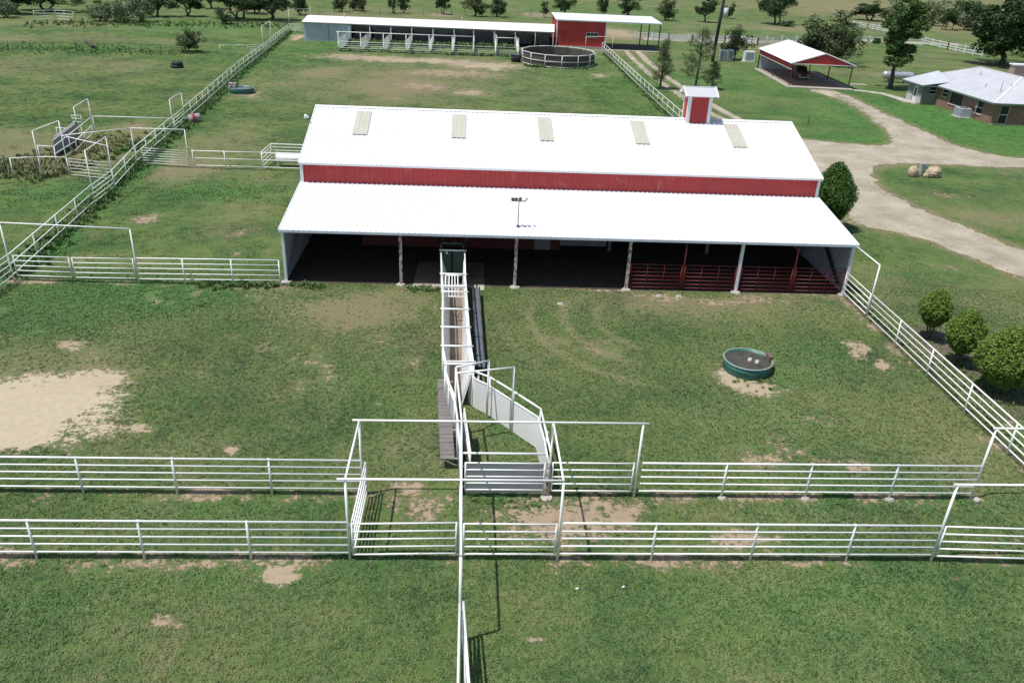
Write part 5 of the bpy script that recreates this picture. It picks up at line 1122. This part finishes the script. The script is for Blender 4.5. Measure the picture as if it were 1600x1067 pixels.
for a, b in ((A, Rn), (B, Rn), (Rn, Rf), (D, Rf)): MB().beam(Vector(a)+Vector((0, 0, .03)), Vector(b)+Vector((0, 0, .03)), .22, .05).build('ridge_cap', TRIMW, hs)
Wd = (GX-ov, gy0-ov, ez-.02); We = (GX-ov, gy1+1.2, ez-.02); Wf = (HX+2.6, gy1+1.6, 3.95); Wg = (HX+1.2, gy0-ov, ez+.58); Wh = (HX-.55, gy0-ov, ez-.02)
MB().slab([We, Wd, Wh, Wg, Wf], .08).build('wing_roof', GROOF, hs)
MB().slab([We, Wf, (HX+1, gy1+2, ez)], .08).build('wing_roof', GROOF, hs)
MB().beam((HX-ov-.01, HY-ov, ez-.1), (HX-ov-.01, gy0-ov, ez-.1), .03, .18).build('fascia', FASC, hs); MB().beam((HX-ov, HY-ov-.01, ez-.1), (HX2+ov, HY-ov-.01, ez-.1), .03, .18).build('fascia', FASC, hs)
MB().beam((GX-ov, gy0-ov-.01, ez-.12), (HX-ov, gy0-ov-.01, ez-.12), .03, .18).build('fascia', FASC, hs); MB().beam((GX-ov-.01, gy0-ov, ez-.12), (GX-ov-.01, gy1+1.2, ez-.12), .03, .18).build('fascia', FASC, hs)
MB().box((75.3, 112.6, 3.7), (77.2, 113.8, 5.75)).build('chimney', BRICK, hs); MB().box((75.15, 112.45, 5.75), (77.35, 113.95, 5.9)).build('chimney_cap', TRIMW, hs)
for (x, y) in ((69.3, 103.3), (70.3, 112.0), (67.8, 106.2), (73.5, 105.5)):
    z = ez+min((x-HX+ov)*(rz-ez)/(RXc-HX+ov), 2.3) if x < RXc else 4.7
    if y < 104: z = min(z, ez+(y-HY+ov)*(rz-ez)/(106-HY+ov))
    tube_obj('vent_pipe', (x, y, z-.1), (x, y, z+.45), .05, GSTEEL, hs)
tube_obj('antenna', (67.6, 102.6, 3.3), (67.6, 102.6, 4.9), .04, GSTEEL, hs)
d0 = Vector((77.9, 112.2, 4.9)); MB().tube((77.9, 112.3, 3.4), (77.9, 112.3, 4.9), .04).tube(d0, d0+Vector((-.1, -.35, .12)), .15, .45, 16).build('satellite_dish', TRIMW, hs)
# condenser by wall
t = thing('air_conditioner', 'grey condenser unit standing against the brick wall of the house', 'air conditioner', (64.5, 103.9, 0))
MB().box((63.7, 103.2, .1), (65.0, 105.0, 1.2)).build('cabinet', GALV, t); MB().tube((64.35, 104.1, 1.2), (64.35, 104.1, 1.24), .5, n=16).build('fan_grille', DSTEEL, t); MB().box((63.5, 103.0, 0), (65.15, 105.2, .1)).build('pad', CONC, t)
for k in range(10): MB().box((63.68, 103.25+k*.17, .2), (63.7, 103.31+k*.17, 1.1)).build('fin', GSTEEL, t)
tube_obj('downpipe', (65.38, 103.0, .1), (65.38, 103.0, 2.4), .06, simple('pink_pipe', (.55, .42, .36), None, .6, 2), hs); MB().box((65.25, 102.8, 1.4), (65.47, 103.1, 1.8)).build('meter_box', GALV, hs)

# ------------------------------------------------------------------ trees and shrubs
def leaves(g, C, R, n, size, flat=.5, up=.3):
    """n quads around each centre C[i] within radius R[i]"""
    m = len(C); P = g.normal(0, 1, (m, n, 3)); P /= np.linalg.norm(P, axis=2, keepdims=True)
    rad = g.uniform(.35, 1, (m, n, 1))**.6
    Q = C[:, None, :]+P*rad*R[:, None, None]*np.array([1, 1, flat])
    Q = Q.reshape(-1, 3); k = len(Q)
    nr = P.reshape(-1, 3)*.7+g.normal(0, .7, (k, 3)); nr[:, 2] += up; nr /= np.linalg.norm(nr, axis=1, keepdims=True)
    t = np.cross(nr, g.normal(0, 1, (k, 3))); t /= np.linalg.norm(t, axis=1, keepdims=True); b = np.cross(nr, t)
    s = (size*g.uniform(.55, 1.2, (k, 1)))
    V = np.stack([Q-t*s, Q-b*s*.55, Q+t*s, Q+b*s*.55], 1).reshape(-1, 3); F = np.arange(4*k).reshape(-1, 4)
    return V, F
def limb_tree(seed, h, w, nlimb, stems, trunk_r, crown_base, leaf, m_leaf, per=70, nblob=30, blob=.2, flat=.75, shape='round', bare=.0):
    g = np.random.default_rng(seed); tr = MB(); tips = []
    for s in range(stems):
        a0 = g.uniform(0, 2*PI); bx = np.array([math.cos(a0), math.sin(a0), 0])*(0 if stems == 1 else trunk_r*1.2)
        top = np.array([math.cos(a0), math.sin(a0), 0])*w*.12*(stems > 1)+np.array([g.uniform(-.04, .04)*w, g.uniform(-.04, .04)*w, crown_base*h])
        mid = (bx+top)/2+np.array([g.uniform(-.04, .04)*w, g.uniform(-.04, .04)*w, 0])
        r = trunk_r/math.sqrt(stems); tr.tube(bx, mid, r, r*.8, 7, False).tube(mid, top, r*.8, r*.65, 7, False)
        for l in range(max(2, nlimb//stems)):
            a = g.uniform(0, 2*PI); rr = w*.5*g.uniform(.35, .95); zz = h*g.uniform(crown_base+.12, .93)
            if shape == 'round': rr *= math.sqrt(max(.05, 1-((zz/h-.62)/.42)**2))
            if shape == 'column': rr *= .8*(1-abs(zz/h-.45)*.9)
            st = top if shape != 'column' else top+np.array([0, 0, (zz-top[2])*.6])
            e = np.array([math.cos(a)*rr, math.sin(a)*rr, zz]); k = st*.45+e*.55+np.array([0, 0, h*.04]); r2 = r*.42
            tr.tube(st, k, r2, r2*.6, 5, False).tube(k, e, r2*.6, r2*.2, 5, False); tips += [e, k]
            for q in range(2):
                e2 = k+(e-k)*g.uniform(.3, .8)+g.normal(0, .09, 3)*np.array([w, w, h*.6]); tr.tube(k, e2, r2*.4, r2*.12, 4, False); tips.append(e2)
        if shape == 'column': tr.tube(top, np.array([0, 0, h*.95]), r*.6, r*.1, 6, False)
    tips = np.array(tips)
    C = []
    while len(C) < nblob:
        p = tips[g.integers(len(tips))]+g.normal(0, .07, 3)*np.array([w, w, h*.7]); 
        if p[2] < h*(crown_base*.7): continue
        C.append(p)
    C = np.array(C); R = g.uniform(.55, 1.25, len(C))*blob*w
    V, F = leaves(g, C, R, per, leaf, flat); V[:, 2] = np.maximum(V[:, 2], .1)
    cm = npmesh('crown', V, F, m_leaf); tm = tr.mesh('trunk'); tm.materials.append(BARK); return tm, cm
def tree(name, label, cat, tm, cm, loc, sc=(1, 1, 1), rz=0, group=None):
    t = thing(name, label, cat, (*loc, 0), group); t.rotation_euler[2] = rz; t.scale = sc
    for n, me in (('trunk', tm), ('crown', cm)):
        o = bpy.data.objects.new(n, me); COL.objects.link(o); o.parent = t
    return t
MQ = [limb_tree(20+i, 7, 8.4, 14, (2, 3, 4, 2, 3)[i], .34, .13, .19, L_MESQ if i != 3 else L_DARK, per=95, nblob=62, blob=.115) for i in range(5)]
DK = [limb_tree(40+i, 9, 9.5, 14, 1+i, .38, .2, .22, L_DARK, per=130, nblob=60, blob=.12) for i in range(3)]
BR = [limb_tree(50+i, 4, 7, 16, 5, .22, .08, .16, L_SAGE, per=60, nblob=50, blob=.11) for i in range(3)]
tr_n = [0]
def put(kind, label, base, name='mesquite_tree', cat='tree', k=None, group='trees beyond the pastures', minh=None):
    x, y, h, w = base; M_ = kind[tr_n[0] % len(kind)] if k is None else kind[k]; tr_n[0] += 1
    H0, W0 = (7, 8.4) if kind is MQ else ((9, 9.5) if kind is DK else (4, 7))
    return tree(name, label, cat, M_[0], M_[1], (x, y), (w/W0, w/W0, h/H0), tr_n[0]*1.7, group)
put(DK, 'dark leafy tree at the top left corner behind the far gate', (-97.08, 188.69, 6.33, 8.90), 'oak_tree')
put(DK, 'spreading dark tree with a thick trunk right behind the far white gate', (-94.63, 197.24, 6.34, 13.76), 'oak_tree')
put(BR, 'pale grey-green brush at the far left picture edge', (-95.42, 179.66, 4.37, 6.57), 'brush', 'shrub')
put(BR, 'pale brush thicket right of the far white gate, left part', (-76.65, 181.16, 3.83, 8.26), 'brush', 'shrub'); put(BR, 'pale brush thicket with dead branches, middle part', (-72.17, 180.27, 5.03, 9.40), 'brush', 'shrub'); put(BR, 'tall pale brush thicket, right part beside the dark tree', (-69.55, 183.03, 6.94, 7.59), 'brush', 'shrub')
put(DK, 'dark round tree right of the pale brush thicket', (-70.00, 194.17, 6.43, 7.99), 'oak_tree'); put(DK, 'dark tree above the weedy strip, left of the large dark clump', (-65.06, 198.43, 6.44, 7.41), 'oak_tree')
put(DK, 'large dark tree over the lying trunks left of the far arch', (-52.05, 196.30, 7.06, 12.45), 'oak_tree'); put(DK, 'large dark tree directly behind the far left arch', (-45.78, 197.65, 6.98, 11.46), 'oak_tree'); put(MQ, 'low dark bush under the large dark trees', (-52.62, 184.86, 3.05, 5.59), 'bush', 'bush'); put(DK, 'dark tree between the two largest ones at the top left', (-52.77, 212.36, 6.89, 8.82), 'oak_tree')
put(DK, 'small dark tree left of the shed roof corner', (-66.17, 221.59, 5.67, 7.46), 'oak_tree')
rows = [(470,24,-16,30,'small tree just behind the left shed corner'), (532,19,-14,28,'bushy small tree above the left part of the shed roof'), (557,17,-12,26,'small tree second above the shed roof'), (567,19,-8,16,'narrow shrub above the shed roof'), (614,21,-12,20,'slim tree left of a pair above the shed'), (631,21,-12,20,'slim tree right of a pair above the shed'), (692,23,-18,26,'dark round tree above the middle of the shed'),
 (741,26,-14,40,'wide mesquite tree above the right part of the shed'), (776,27,-14,34,'mesquite tree with a dark shade patch above the shed'), (851,28,2,14,'small grey shrub left of the red building roof'), (880,22,-12,36,'mesquite tree behind the red building roof left edge'), (942,26,-22,20,'thin bare tree behind the red building'), (984,25,-10,40,'mesquite tree behind the white canopy'), (1042,33,-6,34,'lone mesquite tree right of the canopy in the far field'), (1100,35,-4,34,'lone round mesquite tree left of the utility pole'), (1138,29,4,22,'small bush behind the utility pole'), (1211,39,-12,58,'dark round mesquite with brushwood at its foot above the carport')]
for bx_, by_, ty_, w_, lab in rows: pass
ROWS = [(*(-42.27, 213.98, 5.81, 5.28), 0), (*(-34.71, 228.40, 5.12, 5.21), 1), (*(-31.35, 234.74, 4.63, 4.96), 2), (*(-29.22, 231.42, 4.26, 3.01), 3), (*(-21.22, 231.37, 5.20, 3.75), 4), (*(-18.44, 232.88, 5.24, 3.77), 5), (*(-7.98, 234.09, 6.54, 4.91), 6), (*(0.54, 232.11, 6.34, 7.48), 7), (*(6.63, 233.11, 6.54, 6.39), 8), (*(20.12, 237.82, 4.26, 2.69), 9), (*(27.05, 255.00, 5.94, 7.44), 10), (*(38.48, 251.58, 8.26, 4.10), 11), (*(47.76, 258.70, 6.22, 8.48), 12), (*(56.14, 244.90, 6.59, 6.88), 13), (*(67.32, 245.99, 6.64, 6.99), 14), (*(80.25, 265.68, 4.60, 4.92), 15), (*(89.02, 247.71, 8.75, 12.30), 16)]
for x, y, h, w, k in ROWS:
    put(DK if k in (6, 14, 16) else MQ, rows[k][4], (x, y, h, w), 'mesquite_tree')
g = (90.28, 244.22); t = put(MQ, 'heap of dark brushwood beside the round mesquite', (g[0]+1, g[1], 1.6, 6.5), 'brush_pile', 'brush')
put(MQ, 'spreading grey-green mesquite tree behind the carport', (*(67.92, 158.57, 9.51, 14.78),), 'mesquite_tree', k=1); put(MQ, 'second crown of the mesquite behind the carport, to its right', (68.25, 153.31, 7.08, 7.60), 'mesquite_tree', k=2)
put(MQ, 'small sparse tree left of the white air unit', (49.72, 156.92, 5.86, 5.86), 'young_tree', k=0)
put(DK, 'round dark bush left of the short board fence', (134.21, 282.36, 5.90, 13.09), 'bush', 'bush'); put(DK, 'dark narrow tree right of the tall pecan in the far field', (144.66, 255.79, 5.94, 5.68), 'tree'); put(DK, 'very narrow dark shrub in the far field', (148.39, 257.37, 4.90, 2.87), 'bush', 'bush')
put(BR, 'bare pale thicket behind the tall pecan', (149.15, 272.74, 8.37, 12.51), 'brush', 'shrub'); put(BR, 'bare pale brush behind the short board fence', (139.14, 277.43, 8.86, 10.00), 'brush', 'shrub'); put(BR, 'pale thicket left of the big tree at the top right', (153.35, 257.43, 8.67, 12.06), 'brush', 'shrub'); put(MQ, 'olive scrub tree far behind the board fence at the right', (182.85, 313.98, 6.56, 10.53), 'mesquite_tree')
big = limb_tree(71, 13.5, 14.5, 20, 1, .55, .16, .26, L_DARK, per=210, nblob=110, blob=.105)
x, y, h, w = (107.88, 166.26, 15.54, 19.51); tree('shade_tree', 'massive dark green shade tree rising behind the house', 'tree', *big, (x, y), (w/14.5, w/14.5, h/13.5), .4)
x, y, h, w = (131.50, 185.73, 16.99, 22.02); tree('shade_tree', 'dark shade tree cut by the right picture edge behind the house', 'tree', *big, (x, y), (w/14.5, w/14.5, h/13.5), 2.4)
pec = limb_tree(83, 15, 7.6, 30, 1, .42, .20, .20, L_PEC, per=200, nblob=105, blob=.115, shape='column')
x, y, h, w = (65.75, 127.11, 13.46, 9.74); tree('pecan_tree', 'tall narrow leafy tree growing in front of the propane tank', 'tree', *pec, (x, y), (1.05, 1.05, h/14.3), 1.0)
bu = limb_tree(91, 3.6, 5, 14, 2, .16, .14, .12, L_CYP, per=110, nblob=50, blob=.12)
x, y, h, w = (-45.49, 138.02, 3.50, 5.41); tree('round_bush', 'lone round olive bush in the left pasture', 'bush', *bu, (x, y), (w/5, w/5, h/3.6), .3)
# bald cypress saplings: straight trunk, thin level limbs, feathery leaves
def cypress(seed, h, w):
    g = np.random.default_rng(seed); tr = MB().tube((0, 0, 0), (.1, 0, h*.5), .16, .11, 8, False).tube((.1, 0, h*.5), (0, .05, h), .11, .03, 6, False); C = []
    for i in range(46):
        z = h*(.14+.8*i/46)+g.uniform(-.1, .1); a = g.uniform(0, 2*PI); L = w*.5*(1-(z/h)**1.6*.75)*g.uniform(.55, 1.1); e = np.array([math.cos(a)*L, math.sin(a)*L, z+L*.42])
        b = np.array([0, 0, z]); tr.tube(b, e, .035, .012, 4, False)
        for q in range(3):
            f = g.uniform(.3, .9); p = b+(e-b)*f; e2 = p+g.normal(0, .35, 3); tr.tube(p, e2, .014, .006, 3, False); C.append(e2)
        C += [b+(e-b)*f for f in (.55, .8, 1)]
    C = np.array(C); V, F = leaves(g, C, g.uniform(.18, .42, len(C)), 36, .066, 1.0)
    tm = tr.mesh('trunk'); tm.materials.append(BARK); return tm, npmesh('crown', V, F, L_CYP)
cy1 = cypress(5, 8.6, 5.6); cy2 = cypress(6, 6.8, 3.2)
x, y, h, w = (32.80, 119.66, 8.45, 6.45); tree('cypress_tree', 'feathery young tree with bare lower limbs behind the cupola', 'tree', *cy1, (x, y), (w/5.6, w/5.6, h/8.6), 0, 'young feathery trees')
x, y, h, w = (27.31, 118.42, 6.85, 3.36); tree('cypress_tree', 'thinner feathery young tree left of the one behind the cupola', 'tree', *cy2, (x, y), (w/3.2, w/3.2, h/6.8), .8, 'young feathery trees')
x, y, h, w = (35.27, 119.64, 4.00, 3.04); tree('cypress_tree', 'low feathery growth at the right foot of the young tree behind the cupola', 'tree', *cy2, (x, y), (w/3.6, w/3.6, h/6.8), 2.8, 'young feathery trees')
# clipped arborvitae: lobed egg crowns over short multi-stem trunks
def arbor(seed, h, w, zc, m, lobes=230, per=46, pear=.0):
    g = np.random.default_rng(seed); C = []; R = []; rz_ = (h-zc)/2; cz = zc+rz_
    for i in range(lobes):
        z = 1-2*(i+.5)/lobes; a = i*2.39996+g.uniform(-.15, .15); rr = math.sqrt(1-z*z)
        k = (1-.52*max(z, 0)**1.15)*g.uniform(.87, 1.06); low = 1-.42*max(0, -z)**1.3
        C.append((math.cos(a)*rr*w/2*.9*k*low, math.sin(a)*rr*w/2*.9*k*low, cz+z*rz_*.92)); R.append(g.uniform(.10, .16)*w*.62)
    C = np.array(C); R = np.array(R); V, F = leaves(g, C, R, per, .042*w**.35, 1.15, .55)
    # inner mass keeps the crown opaque
    nu, nv = 20, 12; IV = []; IF = []
    for j in range(nv+1):
        th = PI*j/nv
        for i in range(nu):
            ph = 2*PI*i/nu; rr = math.sin(th)*(1-.42*max(0, -math.cos(th))**1.3); k = .78*g.uniform(.93, 1.07)*(1-.34*max(math.cos(th), 0))/(1-.2*max(math.cos(th), 0)); IV.append((math.cos(ph)*rr*w/2*k*(1-.2*max(math.cos(th), 0)), math.sin(ph)*rr*w/2*k*(1-.2*max(math.cos(th), 0)), cz+math.cos(th)*rz_*k))
    for j in range(nv):
        for i in range(nu): IF.append((j*nu+i, (j+1)*nu+i, (j+1)*nu+(i+1) % nu, j*nu+(i+1) % nu))
    V2 = np.concatenate([V, np.array(IV)]); F2 = np.concatenate([F, np.array(IF)+len(V)]); cm = npmesh('crown', V2, F2, m)
    tr = MB()
    for s in range(4):
        a = s*1.6+seed; tr.tube((math.cos(a)*.06, math.sin(a)*.06, 0), (math.cos(a)*.25*w/2, math.sin(a)*.25*w/2, zc+rz_*.4), .05, .035, 7, False)
    tm = tr.mesh('trunk'); tm.materials.append(BARK); return tm, cm
GRP = 'clipped arborvitae by the right fence'
for (xx, yy, h, w, zc, s, lab) in ((24.35, 36.75, 2.8, 1.75, .75, 1, 'smallest round-topped arborvitae, farthest of the three by the right fence'), (24.3, 33.9, 2.9, 1.95, .65, 2, 'middle arborvitae of the three beside the right fence'), (24.7, 31.1, 3.25, 2.9, .45, 3, 'largest and nearest arborvitae beside the right fence')):
    tm, cm = arbor(s, h, w, zc, L_ARB, 150 if w < 2 else 250, 110); tree('arborvitae_bush', lab, 'bush', tm, cm, (xx, yy), group=GRP)
tm, cm = arbor(9, 4.9, 3.4, .15, L_ARBD, 300, 90); tree('cedar_bush', 'big dark green conifer bush against the right barn wall', 'bush', tm, cm, (26.3, 55.2))
sheet('mulch_bed', ragged([(22.9, 38.6), (26.2, 38.4), (26.6, 34), (27.2, 29), (23.0, 28.6), (22.8, 33)], .4, .25, 8), .005, simple('mulch', (.14, .105, .08), (.08, .06, .045), .95, 3, bmp=.04), kind='structure')
SC.cycles.max_bounces = 6
